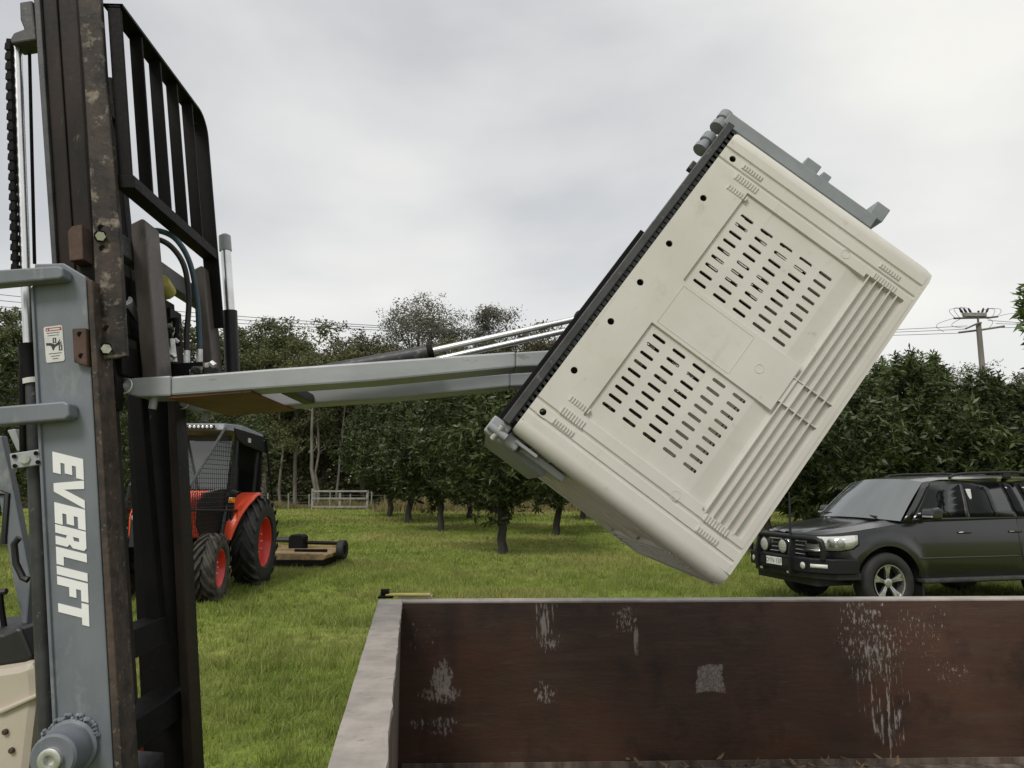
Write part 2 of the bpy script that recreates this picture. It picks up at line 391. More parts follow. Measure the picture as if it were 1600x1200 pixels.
def tri_mesh(name, P, mat, nper=3):
    n = len(P) // nper
    me = bpy.data.meshes.new(name)
    me.vertices.add(len(P)); me.vertices.foreach_set('co', np.ascontiguousarray(P, dtype=np.float32).ravel())
    me.loops.add(len(P)); me.loops.foreach_set('vertex_index', np.arange(len(P), dtype=np.int32))
    me.polygons.add(n); me.polygons.foreach_set('loop_start', np.arange(0, len(P), nper, dtype=np.int32))
    me.polygons.foreach_set('loop_total', np.full(n, nper, dtype=np.int32))
    me.update(calc_edges=True); me.materials.append(MATS[mat]); return me
def grass_ring(r0, r1, dens, h0, h1, wd, half=R(44)):
    n = int(half * (r1 * r1 - r0 * r0) * dens)
    r = np.sqrt(rng.uniform(r0 * r0, r1 * r1, n)); a = rng.uniform(-half, half, n)
    x = r * np.sin(a); y = r * np.cos(a)
    cl = .5 + .5 * np.sin(x * 2.1 + 1.7 * np.sin(y * 1.3)) * np.sin(y * 2.6 + 1.3 * np.sin(x * 1.9))
    cl2 = .5 + .5 * np.sin(x * 7.3 + 2 * np.sin(y * 5.1)) * np.sin(y * 8.1 + 1.9 * np.sin(x * 6.2))
    pt = .5 + .5 * np.sin(x * .83 + 2.2 * np.sin(y * .47 + 1)) * np.sin(y * .71 + 1.6 * np.sin(x * .59))
    keep = (~((x > -.62) & (y < 4.3))) & (rng.uniform(0, 1, n) < np.clip(.18 + .5 * cl2 + .5 * pt, 0, 1))
    pt = pt[keep]
    x, y, cl, cl2 = x[keep], y[keep], cl[keep], cl2[keep]; n = len(x)
    h = rng.uniform(h0, h1, n) * (.30 + .40 * cl + .60 * cl2 ** 2 + .45 * pt); th = rng.uniform(0, 2 * np.pi, n); ln = rng.normal(0, .65, n) * h
    flat = rng.uniform(0, 1, n) < .16; ln[flat] *= 2.2; h[flat] *= .45
    lt = rng.uniform(0, 2 * np.pi, n); w = wd * rng.uniform(.6, 1.4, n)
    z = gz(x, y) - .004
    P = np.empty((n, 3, 3))
    P[:, 0] = np.stack([x - w * np.cos(th) / 2, y - w * np.sin(th) / 2, z], 1)
    P[:, 1] = np.stack([x + w * np.cos(th) / 2, y + w * np.sin(th) / 2, z], 1)
    P[:, 2] = np.stack([x + ln * np.cos(lt), y + ln * np.sin(lt), z + h], 1)
    return P.reshape(-1, 3)
GP = np.concatenate([grass_ring(2.6, 9, 5200, .03, .11, .0075), grass_ring(9, 17, 2000, .04, .11, .012), grass_ring(17, 30, 420, .05, .10, .022), grass_ring(30, 52, 90, .06, .13, .045)])
# rougher tufts and seed stalks scattered through the sward
nt_ = 1500; tr_r = 3.2 + 15 * rng.uniform(0, 1, nt_) ** .8; tr_a = rng.uniform(-.75, .75, nt_)
tcx_, tcy_ = tr_r * np.sin(tr_a), tr_r * np.cos(tr_a); ok_ = ~((tcx_ > -.75) & (tcy_ < 4.45)); tcx_, tcy_ = tcx_[ok_], tcy_[ok_]
x = np.repeat(tcx_, 22) + rng.normal(0, .035, len(tcx_) * 22); y = np.repeat(tcy_, 22) + rng.normal(0, .035, len(tcx_) * 22); n = len(x)
h = rng.uniform(.06, .17, n) * np.repeat(rng.uniform(.5, 1.15, len(tcx_)), 22); th = rng.uniform(0, 6.28, n); lt0 = rng.uniform(0, 6.28, n); ln = np.abs(rng.normal(.3, .35, n)) * h; z = gz(x, y) - .004; w = .008 * (1 + np.hypot(x, y) / 14)
TP = np.empty((n, 3, 3)); TP[:, 0] = np.stack([x - w * np.cos(th) / 2, y - w * np.sin(th) / 2, z], 1); TP[:, 1] = np.stack([x + w * np.cos(th) / 2, y + w * np.sin(th) / 2, z], 1); TP[:, 2] = np.stack([x + ln * np.cos(lt0), y + ln * np.sin(lt0), z + h], 1)
GP = np.concatenate([GP, TP.reshape(-1, 3)])
gr = bpy.data.objects.new('grass', tri_mesh('grass', GP, 'grass_blade')); COL.objects.link(gr)
tag(gr, 'short green paddock grass covering the ground under the trees', 'grass', kind='stuff')
# tall dry grass along the old fence behind the orchard
def dry_patch(n, x0, x1, y0, y1, h0, h1, w0):
    x = rng.uniform(x0, x1, n); y = rng.uniform(y0, y1, n); th = rng.uniform(0, 6.28, n); h = rng.uniform(h0, h1, n)
    h *= .55 + .45 * np.sin(x * .9) * np.sin(y * 1.1 + x * .4)
    w = w0 * rng.uniform(.5, 1.4, n); z = gz(x, y); l = rng.normal(0, .3, n) * h; lt = rng.uniform(0, 6.28, n)
    P = np.empty((n, 3, 3))
    P[:, 0] = np.stack([x - w * np.cos(th), y - w * np.sin(th), z], 1); P[:, 1] = np.stack([x + w * np.cos(th), y + w * np.sin(th), z], 1)
    P[:, 2] = np.stack([x + l * np.cos(lt), y + l * np.sin(lt), z + h], 1)
    return P.reshape(-1, 3)
DG = np.concatenate([dry_patch(26000, -8.0, 22, 43, 51, .5, 1.5, .03), dry_patch(3000, -13.5, -8, 48.6, 51, .4, 1.1, .03), dry_patch(9000, -24, -10, 49, 53, .25, .7, .03)])
dg_ = bpy.data.objects.new('dry_grass', tri_mesh('dry_grass', DG, 'dry_grass')); COL.objects.link(dg_)
tag(dg_, 'tall straw coloured dry grass beyond the orchard trunks', 'grass', kind='stuff')

# ------------------------------------------------------------------ trees
def leaf_quads(C, n_per, spread, L, W, droop=.3, up=0.0, size_var=.35, whorl=False):
    """diamond leaves, n_per round every clump centre"""
    N = len(C) * n_per
    c = np.repeat(C, n_per, 0) + rng.normal(0, 1, (N, 3)) * np.asarray(spread)
    d = rng.normal(0, 1, (N, 3)); d[:, 2] = d[:, 2] * .7 - droop + up; d /= np.linalg.norm(d, axis=1)[:, None]
    s = np.cross(d, rng.normal(0, 1, (N, 3))); s /= np.linalg.norm(s, axis=1)[:, None] + 1e-9
    nn = np.cross(d, s)
    l = L * rng.uniform(1 - size_var, 1 + size_var, N)[:, None]; w = W * rng.uniform(1 - size_var, 1 + size_var, N)[:, None]
    if whorl: c = c + d * l * .5
    P = np.empty((N, 4, 3))
    P[:, 0] = c - d * l * .5; P[:, 1] = c + s * w * .5 + nn * w * .12 - d * l * .05
    P[:, 2] = c + d * l * .5 - nn * l * .08; P[:, 3] = c - s * w * .5 + nn * w * .12 - d * l * .05
    return P.reshape(-1, 3)
def limb_path(p0, p1, wob, k=5):
    p0 = np.asarray(p0, float); p1 = np.asarray(p1, float); L = np.linalg.norm(p1 - p0)
    return [tuple(p0 + (p1 - p0) * i / k + (rng.normal(0, wob * L, 3) if 0 < i < k else 0)) for i in range(k + 1)]
def make_orchard(H, rad, seed, leafmat='orchard_leaf', cb=.85, n_clump=1150, name='orchard_tree'):
    """dense rounded crown on a short trunk"""
    global rng
    rng = np.random.default_rng(seed)
    root = empty(name)
    tm = MB()
    fork = (rng.normal(0, .05), rng.normal(0, .05), cb + .25)
    tm.tube(limb_path((0, 0, -.1), fork, .02, 5), [.15, .125, .115, .11, .108, .10], 10)
    for i in range(7):
        a = i * 2 * math.pi / 7 + rng.uniform(-.3, .3); rr = rad * rng.uniform(.45, .8)
        e = (rr * math.cos(a), rr * math.sin(a), cb + (H - cb) * rng.uniform(.2, .75))
        tm.tube(limb_path(fork, e, .05, 4), [.075, .055, .04, .028, .012], 7)
    tm.tube(limb_path(fork, (0, 0, H * .9), .03, 4), [.09, .07, .05, .03, .012], 7)
    tm.build('trunk', 'bark_dark', root, smooth=True, recalc=False)
    # crown built of leafy lobes packed over a rounded envelope, dark gaps between them
    zc = (H + cb) / 2; hz = (H - cb) / 2; nl = max(9, int(n_clump / 24)); C = []
    for i in range(nl):
        th = i * 2.39996 + rng.uniform(-.3, .3); cz = 1 - 2 * (i + .5) / nl; rz_ = math.sqrt(max(0, 1 - cz * cz))
        sh = .80 + .40 * math.sin(np.clip((cz + 1) / 2, .02, 1) * math.pi) ** .8
        rr = rng.uniform(.62, .90); lr = rng.uniform(.26, .44) * rad * .62
        c0 = np.array([math.cos(th) * rz_ * rr * rad * sh, math.sin(th) * rz_ * rr * rad * sh, zc + cz * rr * hz])
        m_ = int(n_clump / nl * rng.uniform(.8, 1.2))
        u = rng.normal(0, 1, (m_, 3)); u /= np.linalg.norm(u, axis=1)[:, None]
        C.append(c0 + u * (lr * rng.uniform(.55, 1.08, m_) ** .6)[:, None])
    nin = n_clump // 5; u = rng.normal(0, 1, (nin, 3)); u /= np.linalg.norm(u, axis=1)[:, None]
    C.append(np.array([0, 0, zc]) + u * np.array([rad, rad, hz]) * rng.uniform(.2, .7, (nin, 1)))
    C = np.concatenate(C); C = C[C[:, 2] > cb - .3 * rng.uniform(0, 1, len(C))]; rng.shuffle(C)
    k = np.clip((C[:, 2] - cb) / (H - cb), 0, 1)
    P = leaf_quads(C, 11, (.035, .035, .035), .20, .06, .12, whorl=True)
    # upright shoots that break the outline
    A = C[k > .72][:70]
    S = []
    for a in A:
        hgt = rng.uniform(.15, .42)
        for q in np.linspace(0, 1, 7):
            S.append(a + np.array([rng.normal(0, .02), rng.normal(0, .02), .1 + q * hgt]))
    if S: P = np.concatenate([P, leaf_quads(np.array(S), 5, (.02, .02, .02), .16, .045, -.1, .25, whorl=True)])
    cr_ = bpy.data.objects.new('crown', tri_mesh('crown', P, leafmat, 4)); COL.objects.link(cr_); cr_.parent = root
    return root
def make_gum(H, rad, seed, leafmat='gum_leaf', bare=.35, n_clump=900, leaf=(.30, .12), per=30, spread=.33, bark='bark_pale', name='gum_tree', lean=0.0, nl=11):
    """tall open eucalypt: trunk, rising limbs, clumps of foliage at the limb ends"""
    global rng
    rng = np.random.default_rng(seed)
    root = empty(name); tm = MB()
    top = (lean * H + rng.normal(0, .3), rng.normal(0, .3), H * .82)
    path = limb_path((0, 0, -.2), top, .012, 8); r0 = .016 * H
    tm.tube(path, [r0 * (1 - .1 * i) for i in range(9)], 9)
    ends = []
    for i in range(nl):
        k = bare + (1 - bare) * (i + .5) / nl
        b0 = np.array(path[min(int(k * 8), 7)]) ; a = i * 2.4 + rng.uniform(-.4, .4)
        rr = rad * rng.uniform(.55, 1.0) * (1.1 - .45 * abs(k - .62) * 2)
        e = b0 + np.array([rr * math.cos(a), rr * math.sin(a), H * rng.uniform(.06, .17)])
        e[2] = min(e[2], H * .97)
        pth = limb_path(b0, e, .06, 4); tm.tube(pth, [r0 * .42, r0 * .33, r0 * .24, r0 * .16, r0 * .06], 6)
        ends.append(e); 
        for q in range(3):
            s = np.array(pth[2 + q % 2]); e2 = s + rng.normal(0, 1, 3) * np.array([.3, .3, .16]) * rad + np.array([0, 0, .04 * H])
            tm.tube(limb_path(s, e2, .05, 3), [r0 * .16, r0 * .12, r0 * .08, r0 * .03], 5); ends.append(e2)
    tm.build('trunk', bark, root, smooth=True, recalc=False)
    ends = np.array(ends + [np.array(top) + np.array([0, 0, .1 * H])])
    idx = rng.integers(0, len(ends), n_clump)
    C = ends[idx] + rng.normal(0, 1, (n_clump, 3)) * np.array([.15, .15, .085]) * rad
    C[:, 2] = np.minimum(C[:, 2], H)
    P = leaf_quads(C, per, (spread, spread, spread * .6), leaf[0], leaf[1], .35)
    cr_ = bpy.data.objects.new('crown', tri_mesh('crown', P, leafmat, 4)); COL.objects.link(cr_); cr_.parent = root
    return root
def place(o, x, y, rz, s, label, cat='tree', group=None):
    o.location = (x, y, gzf(x, y) - .03); o.rotation_euler = (0, 0, rz)
    o.scale = s if isinstance(s, tuple) else (s, s, s)
    tag(o, label, cat, group); return o

orch = [make_orchard(4.7, 1.95, 11), make_orchard(4.9, 2.1, 12), make_orchard(4.6, 1.9, 13), make_orchard(5.0, 2.2, 14, cb=.7, n_clump=1500)]
used = [False] * 4
def orchard(v, x, y, rz, s, label, group='orchard trees'):
    o = orch[v] if not used[v] else copy_tree(orch[v]); used[v] = True
    return place(o, x, y, rz, s, label, 'tree', group)
def bx(px, Y): return (px - 800) / FPX * Y / cp * .995
orchard(0, bx(785, 19.4), 19.4, .3, 1.0, 'dark leafy orchard tree nearest the tipped bin with a thick bare trunk')
orchard(1, bx(692, 26.8), 26.8, 1.4, 1.0, 'dark round orchard tree second in the row behind the grey arms')
orchard(2, bx(641, 31.5), 31.5, 2.2, 1.1, 'dark round orchard tree third in the row left of the bin')
orchard(0, bx(613, 36.5), 36.5, 4.0, 1.2, 'orchard tree at the row end beside the pale rail fence', )
orchard(2, bx(866, 25.5), 25.5, .9, 1.0, 'shaded orchard tree half hidden behind the lower corner of the bin')
orchard(1, bx(735, 34.5), 34.5, 3.0, 1.05, 'small looking orchard tree with trunk showing between two nearer trunks')
orchard(0, bx(908, 33.5), 33.5, 5.2, 1.05, 'distant orchard tree showing only its trunk under the bin')
# dense rows behind the car
for i, (v, x, y, rz, s, lb_) in enumerate([(3, 7.3, 18.6, .2, .98, 'dark orchard tree between the bin edge and the bonnet of the black car'), (1, 10.3, 19.6, 2.0, 1.02, 'dark orchard tree directly behind the windscreen of the black car'), (3, 13.2, 20.6, 1.0, .98, 'dark orchard tree behind the roof rails of the black car'), (2, 16.3, 21.2, 2.6, .98, 'dark orchard tree at the right edge behind the car'), (1, 19.2, 22, .4, .97, 'last orchard tree of the front row, almost outside the right edge')]):
    orchard(v, x, y, rz, s, lb_, 'front row of trees behind the car')
for i, (v, x, y, rz, s) in enumerate([(0, 9.2, 27.0, 1.2, 1.05), (3, 12.7, 28.0, 3.3, 1.08), (2, 16.4, 28.6, 5.0, 1.06), (1, 20.3, 29.6, .2, 1.05), (3, 24, 30, 2, 1.0), (0, 6.2, 33, 3.0, 1.0), (2, 13.4, 34.5, 1.0, 1.0)]):
    orchard(v, x, y, rz, s, 'orchard tree in the second row behind the black car', 'second row of trees behind the car')
# brighter topped tree above the car and the leafy branch at the frame edge
t_ = make_orchard(5.6, 1.7, 21, 'orchard_leaf_bright', cb=2.0, n_clump=620)
place(t_, 12.2, 22.6, .5, 1.0, 'yellow-green leafy tree top rising above the dark row left of the power pole')
t_ = make_orchard(4.9, .95, 22, 'orchard_leaf_bright', cb=3.4, n_clump=90)
place(t_, 8.50, 10.6, .0, (1.0, 1.0, .93), 'near tree with glossy leaves reaching in at the right edge of view')
t_ = make_orchard(5.4, 2.2, 23, 'shrub_leaf', cb=.6, n_clump=800)
place(t_, -11.2, 27.5, .7, (1.0, 1.0, .95), 'bushy green tree behind the orange tractor cab')
t_ = make_orchard(6.3, 2.9, 24, 'orchard_leaf', cb=.6, n_clump=1500)
place(t_, -15.5, 20.5, .7, 1.0, 'large dark tree behind the mast at the left edge')
t_ = copy_tree(t_); place(t_, -10.5, 21.0, 2.4, (.7, .7, .62), 'low dark tree behind the tractor and the mast')

# eucalypt wood behind
gums = [make_gum(16, 4.6, 31), make_gum(15.5, 4.8, 32, 'gum_leaf_brown', .3), make_gum(16.5, 4.2, 33, 'gum_leaf', .4), make_gum(15, 5.0, 34, 'gum_leaf', .25, n_clump=1000)]
gused = [False] * 4
def gum(v, px, Y, ytop, rz, label, group='gum trees of the wood', wide=1.0, Hs=(16, 15.5, 16.5, 15)):
    o = gums[v] if not gused[v] else copy_tree(gums[v]); gused[v] = True
    p = at_y(px, ytop, Y); s = (p.z - .3) / Hs[v]
    return place(o, p.x, Y, rz, (s * wide, s * wide, s), label, 'tree', group)
gum(0, 425, 58, 486, .3, 'tall spreading gum tree just right of the black sleeve on the mast')
gum(3, 512, 62, 490, 1.3, 'rounded gum tree above the middle of the grey arms')
gum(1, 575, 60, 516, 2.3, 'lower brownish gum tree left of the tall open gum')
gum(2, 472, 54, 520, 4.3, 'gum tree with a pale bare trunk behind the rail fence', wide=.8)
gum(2, 375, 60, 500, 5.3, 'dark gum tree partly hidden by the black sleeve')
gum(1, 815, 62, 505, 1.1, 'gum tree just left of where the chrome rods meet the bin')
gum(3, 860, 66, 492, .1, 'gum tree whose top shows beside the tilted bin')
gum(0, 700, 58, 520, .1, 'brownish gum below the tall open gum')
for i, (v, px, Y, yt) in enumerate([(0, 20, 52, 470), (1, 120, 56, 480), (2, 215, 60, 485), (3, 300, 58, 500), (3, 640, 66, 540), (1, 540, 68, 520), (2, 760, 68, 520), (0, 930, 66, 510), (1, 1010, 64, 520), (2, 1100, 66, 520), (3, 1190, 64, 525), (0, 1290, 66, 560), (1, 1600, 66, 575), (2, 1700, 64, 560)]):
    gum(v, px, Y, yt, i * 1.37, {20: 'gum tree at the far left edge behind the upper bracket arm', 300: 'gum tree seen through the gap behind the blue hose', 540: 'back row gum tree left of the tall open gum', 640: 'back row gum tree under the tallest open gum', 760: 'back row gum tree under the narrow sparse gum', 1290: 'back row gum tree right of the bin above the orchard row', 1600: 'back row gum tree behind the power pole at the right edge'}.get(px, 'gum tree in the back row of the wood, mostly hidden'), 'hidden back row gum trees')
g_ = make_gum(19, 5.0, 41, 'gum_leaf_grey', .38, n_clump=1300, leaf=(.26, .09), per=22, spread=.32, nl=17)
p = at_y(662, 449, 66); place(g_, p.x, 66, .4, (.98, .98, (p.z - .3) / 19), 'tallest open grey-green gum tree standing above the wood')
g_ = make_gum(18, 2.7, 42, 'gum_leaf_grey', .45, n_clump=620, leaf=(.25, .085), per=20, spread=.34)
p = at_y(759, 459, 68); place(g_, p.x, 68, 1.4, (1, 1, (p.z - .3) / 18), 'narrow sparse gum tree right of the tallest gum')
g_ = make_gum(14, 5.2, 43, 'gum_leaf', .6, n_clump=420, per=24, leaf=(.26, .1), spread=.36)
p = at_y(1415, 548, 58); place(g_, p.x, 58, .4, (1, 1, (p.z - .3) / 14), 'flat topped gum tree with thin limbs left of the power pole')
# slender pale trunks and the mass of the wood behind
def sapling(px, Y, ytop, rad, label):
    tm = MB(); root = empty('slender_gum_tree'); p = at_y(px, ytop, Y); b0 = (0, 0, -.1); H = p.z
    pth = limb_path(b0, (rng.normal(0, .4), 0, H), .012, 7); tm.tube(pth, [rad * (1 - .09 * i) for i in range(8)], 7)
    for q in range(5):
        s = np.array(pth[3 + q % 4]); e2 = s + np.array([rng.normal(0, 1.1), rng.normal(0, 1.1), rng.uniform(.5, 1.8)]); tm.tube(limb_path(s, e2, .1, 4), [rad * .4, rad * .3, rad * .22, rad * .15, rad * .06], 5)
    tm.build('trunk', 'bark_pale', root, smooth=True, recalc=False)
    C = np.array([(rng.normal(0, .9), rng.normal(0, .9), H * rng.uniform(.8, 1.1)) for _ in range(50)])
    P = leaf_quads(C, 16, (.4, .4, .3), .26, .09, .35)
    c_ = bpy.data.objects.new('crown', tri_mesh('crown', P, 'gum_leaf', 4)); COL.objects.link(c_); c_.parent = root
    place(root, p.x, Y, 0, 1.0, label)
sapling(498, 51, 590, .15, 'slender pale trunked tree standing behind the rail fence')
sapling(505, 53, 600, .11, 'second thin pale trunk close beside the slender pale tree')
sapling(531, 54, 610, .10, 'thin forked pale trunk right of the slender pale tree')
sapling(447, 55, 600, .12, 'dim pale trunk in the shade left of the rail fence')
rng = np.random.default_rng(99)
n = 9000; wx = rng.uniform(-75, 85, n); wy = 74 + rng.uniform(0, 16, n)
ht = 11.5 + 2.2 * np.sin(wx * .21) + 1.2 * np.sin(wx * .57 + 1) - .035 * np.clip(wx, 0, 80)
wz = rng.uniform(0, 1, n) ** .8 * ht
WP = leaf_quads(np.stack([wx, wy, wz], 1), 14, (.8, .6, .55), .9, .42, .3)
# undergrowth under the gums
n = 3600; ux = rng.uniform(-60, 60, n); uy = rng.uniform(55, 70, n); uz = .3 + rng.uniform(0, 1, n) ** 1.2 * (3.8 + 1.4 * np.sin(ux * .5))
WP2 = leaf_quads(np.stack([ux, uy, uz], 1), 14, (.6, .6, .4), .36, .14, .2)
wd = bpy.data.objects.new('forest', tri_mesh('forest', np.concatenate([WP, WP2]), 'gum_leaf', 4)); COL.objects.link(wd)
tag(wd, 'dark mass of bushland closing the view behind the gum trees', 'forest', kind='stuff')

# ------------------------------------------------------------------ rail fence and wire fence posts
fY = 47.5
fa, fb = at_y(487, 797, fY), at_y(573, 797, fY)
fence = empty('rail_fence', (fa.x, fY, gzf(fa.x, fY)))
fl_ = fb.x - fa.x
for zc in (.18, .70, 1.16):
    MB().box(0, fl_, -.03, .03, zc - .055, zc + .055).build('rail', 'grey_timber', fence)
for xx in (.0, fl_ * .5, fl_):
    MB().box(xx - .07, xx + .07, .035, .15, -.1, 1.32 if xx < .1 else 1.2).build('post', 'grey_timber', fence)
tag(fence, 'pale weathered three-rail timber fence panel at the edge of the wood', 'fence')
wf = empty('wire_fence', (at_y(430, 780, 49).x, 49, .3))
for i in range(11):
    xx = i * 1.35 - 4.5
    MB().tube([(xx, 0, -.1), (xx + random.uniform(-.05, .05), 0, 1.05 + random.uniform(-.1, .1))], .045, 6).build('post', 'grey_timber', wf)
for zc in (.45, .9):
    MB().tube([(-5, 0, zc), (9.3, 0, zc)], .012, 4).build('wire', 'wire_metal', wf)
tag(wf, 'thin wire fence with short grey posts left of the rail fence', 'fence')

# ------------------------------------------------------------------ forklift mast (frame: u forward, w away from camera, z up)
RZ = math.atan2(Fv.y, Fv.x)
def lift_empty(name, u, w):
    p = Fv * u + Lv * w
    o = empty(name, (p.x, p.y, 0), RZ); o['_'] = 0; del o['_']
    return o, (u, w, 0)
MU, MW = UZ(150, 1150, 2.9)[0], 2.9
mast, OFF = lift_empty('forklift_mast', MU, MW)
tag(mast, 'grey and rusty forklift mast lettered EVERLIFT with black load backrest', 'forklift mast')
def pz(poly, w): return [UZ(x, y, w) for x, y in poly]
def lp(name, poly, w0, w1, mat, parent=mast, bevel=.003, wref=None):
    """plate or beam: outline measured at lateral distance wref, solid from w0 to w1"""
    return MB().prism(pz(poly, wref or w0), w0, w1).build(name, mat, parent, bevel, off=OFF)
def P3(px, py, w):
    u, z = UZ(px, py, w); return (u, w, z)
def lt(name, pts, r, mat, parent=mast, n=12, smooth=True):
    return MB().tube(pts, r, n).build(name, mat, parent, off=OFF, smooth=smooth)
# outer uprights
up_poly = [(50, 440), (54, 412), (99, 411), (134, 432), (188, 1400), (99, 1400)]
upright = lp('outer_upright', up_poly, 2.50, 2.525, 'grey_paint', bevel=.004)
lp('upright_flange', [(135, 434), (144, 438), (203, 1400), (189, 1400)], 2.488, 2.60, 'rust_edge', upright, .004)
lp('upright_back_flange', [(47, 452), (51, 445), (93, 1240), (87, 1240)], 2.49, 2.60, 'grey_paint', upright, .003)
uf = lp('outer_upright', [(190, 480), (254, 480), (293, 1360), (233, 1360), (213, 960), (198, 620)], 3.20, 3.235, 'black_steel')
lp('upright_flange', [(254.5, 480), (266, 480), (309, 1360), (294, 1360)], 3.12, 3.24, 'dark_rail', uf, .004)
# inner (raised) mast stage
lp('inner_rail', [(57, -60), (80, -60), (112, 420), (164, 1128), (135, 1128), (87, 420)], 2.60, 2.64, 'dark_rail', wref=2.58, bevel=.004)
lp('inner_rail_flange', [(80, -60), (112, -60), (141, 420), (184, 1112), (176, 1128), (160, 1128), (112, 420)], 2.605, 2.73, 'dark_rail', wref=2.58, bevel=.006)
lp('back_flange', [(47, -60), (57, -60), (88, 420), (80, 420)], 2.585, 2.68, 'dark_grey_steel', wref=2.58, bevel=.003)
lp('inner_rail', [(60, 10), (76, 10), (112, 420), (158, 1050), (130, 1062), (87, 420)], 3.05, 3.11, 'black_steel', wref=2.58, bevel=.006)
lp('tie_plate', [(120, 1005), (163, 1003), (170, 1050), (126, 1052)], 2.64, 3.1, 'black_steel', wref=2.6)
lp('tie_plate', [(120, 1150), (176, 1150), (181, 1200), (125, 1200)], 2.64, 3.2, 'black_steel', wref=2.6)
lp('tie_plate', [(72, 60), (84, 60), (86, 92), (74, 92)], 2.64, 3.06, 'black_steel', wref=2.58)
lp('crosshead', [(30, 3), (50, 0), (56, 62), (17, 68), (15, 61), (21, 51), (37, 45), (31, 30)], 2.58, 2.66, 'dark_grey_steel', bevel=.006)
# lift ram, chain, hydraulic pipe
ram = lt('lift_ram', [P3(26, 69, 2.62), P3(39, 412, 2.62), P3(45, 545, 2.62)], .0165, 'chrome', n=16)
lt('ram_barrel', [P3(44, 538, 2.62), P3(48, 600, 2.62)], .031, 'black_steel', ram, 16)
lt('ram_barrel', [P3(50, 598, 2.62), P3(77, 1240, 2.62)], .026, 'dark_grey_steel', ram, 16)
lt('ram_band', [P3(50, 592, 2.62), P3(51, 600, 2.62)], .034, 'label_white', ram, 16)
lt('pipe', [P3(36, 570, 2.6), P3(35, 600, 2.6), P3(36, 700, 2.6), P3(42, 730, 2.6)], .011, 'black_steel')
cm = MB()
for k in range(46):
    f_ = k / 45; a = P3(15 + 10 * f_, 62 + 352 * f_, 2.6); b_ = P3(15 + 10 * (f_ + .03), 62 + 352 * (f_ + .03), 2.6)
    ww = .012 if k % 2 else .008
    cm.box(a[0] - (.010 if k % 2 else .007), a[0] + (.010 if k % 2 else .007), 2.6 - ww, 2.6 + ww, b_[2] + .002, a[2])
cm.build('lift_chain', 'black_steel', mast, off=OFF)
lt('guide_rod', [P3(46, 80, 2.66), P3(54, 412, 2.66)], .006, 'black_steel', n=8)
# brackets on the outer upright
lp('bracket_arm', [(-60, 425), (92, 415), (98, 419), (98, 432), (92, 435), (-60, 449)], 2.44, 2.498, 'grey_paint', upright, .006)
lp('bracket_arm', [(-60, 640), (99, 627), (107, 631), (108, 650), (101, 655), (-60, 669)], 2.44, 2.498, 'grey_paint', upright, .006)
cl = lp('clamp_plate', [(14, 709), (60, 702), (63, 726), (18, 733)], 2.49, 2.505, 'light_grey_paint', upright, .003)
for (bx_, by_) in ((22, 713), (56, 708), (23, 728), (59, 722)):
    lt('bolt', [P3(bx_, by_, 2.482), P3(bx_, by_, 2.492)], .007, 'black_steel', cl, 8)
lt('pin', [P3(38, 717, 2.478), P3(38, 717, 2.492)], .015, 'zinc_bolt', cl, 14)
bu, bz = UZ(112, 1166, 2.5)
boss = MB().lathe([(.084, 0), (.084, -.015), (.074, -.02), (.072, -.05), (.069, -.055), (.069, -.10), (.062, -.108)], (bu, 2.5, bz), (0, 1, 0), 32).build('pivot_boss', 'grey_paint', mast, off=OFF, smooth=40)
MB().lathe([(.034, -.104), (.034, -.125), (.028, -.128), (.016, -.126), (.014, -.11)], (bu, 2.5, bz), (0, 1, 0), 24).build('pivot_pin', 'zinc_bolt', boss, off=OFF, smooth=40)
wm = MB()
for k in range(44):
    a = R(20 + 230 * k / 43) + random.uniform(-.06, .06); rr = .087 + random.uniform(-.006, .008)
    wm.lathe([(.001, -.012), (random.uniform(.003, .008), -.003), (.009, .001), (.004, .008)], (bu + rr * math.cos(a), 2.494, bz + rr * math.sin(a)), (random.uniform(-.3, .3), 1, random.uniform(-.3, .3)), 7)
wm.build('weld_bead', 'grey_paint', boss, off=OFF, smooth=True)
# carriage side plate, blocks and bolts
sp_ = lp('carriage_side_plate', [(116, -60), (153, -60), (165, 120), (185, 338), (197, 556), (153, 563), (144, 345), (131, 120)], 2.535, 2.56, 'rust_bar', bevel=.004)
for (x, y) in ((157, 369), (166, 545)):
    lt('bolt', [P3(x, y, 2.512), P3(x, y, 2.534)], .0165, 'zinc_bolt', sp_, 6, False)
    lt('washer', [P3(x, y, 2.530), P3(x, y, 2.535)], .021, 'black_steel', sp_, 16)
for (x, y) in ((158, 356), (160, 388), (167, 513)):
    lt('bolt_hole', [P3(x, y, 2.5335), P3(x, y, 2.536)], .011, 'black_steel', sp_, 14)
lp('wear_block', [(105, 362), (112, 353), (128, 350), (130, 405), (108, 408)], 2.545, 2.66, 'red_rust', bevel=.004)
blk = lp('wear_block', [(112, 513), (134, 512), (136, 572), (115, 566)], 2.475, 2.62, 'red_rust', bevel=.004)
for (x, y) in ((125, 522), (127, 556)):
    lt('bolt_hole', [P3(x, y, 2.4735), P3(x, y, 2.476)], .009, 'black_steel', blk, 12)
lp('roller_bracket', [(150, 565), (176, 560), (182, 592), (180, 640), (158, 640)], 2.60, 2.66, 'black_steel', bevel=.004)
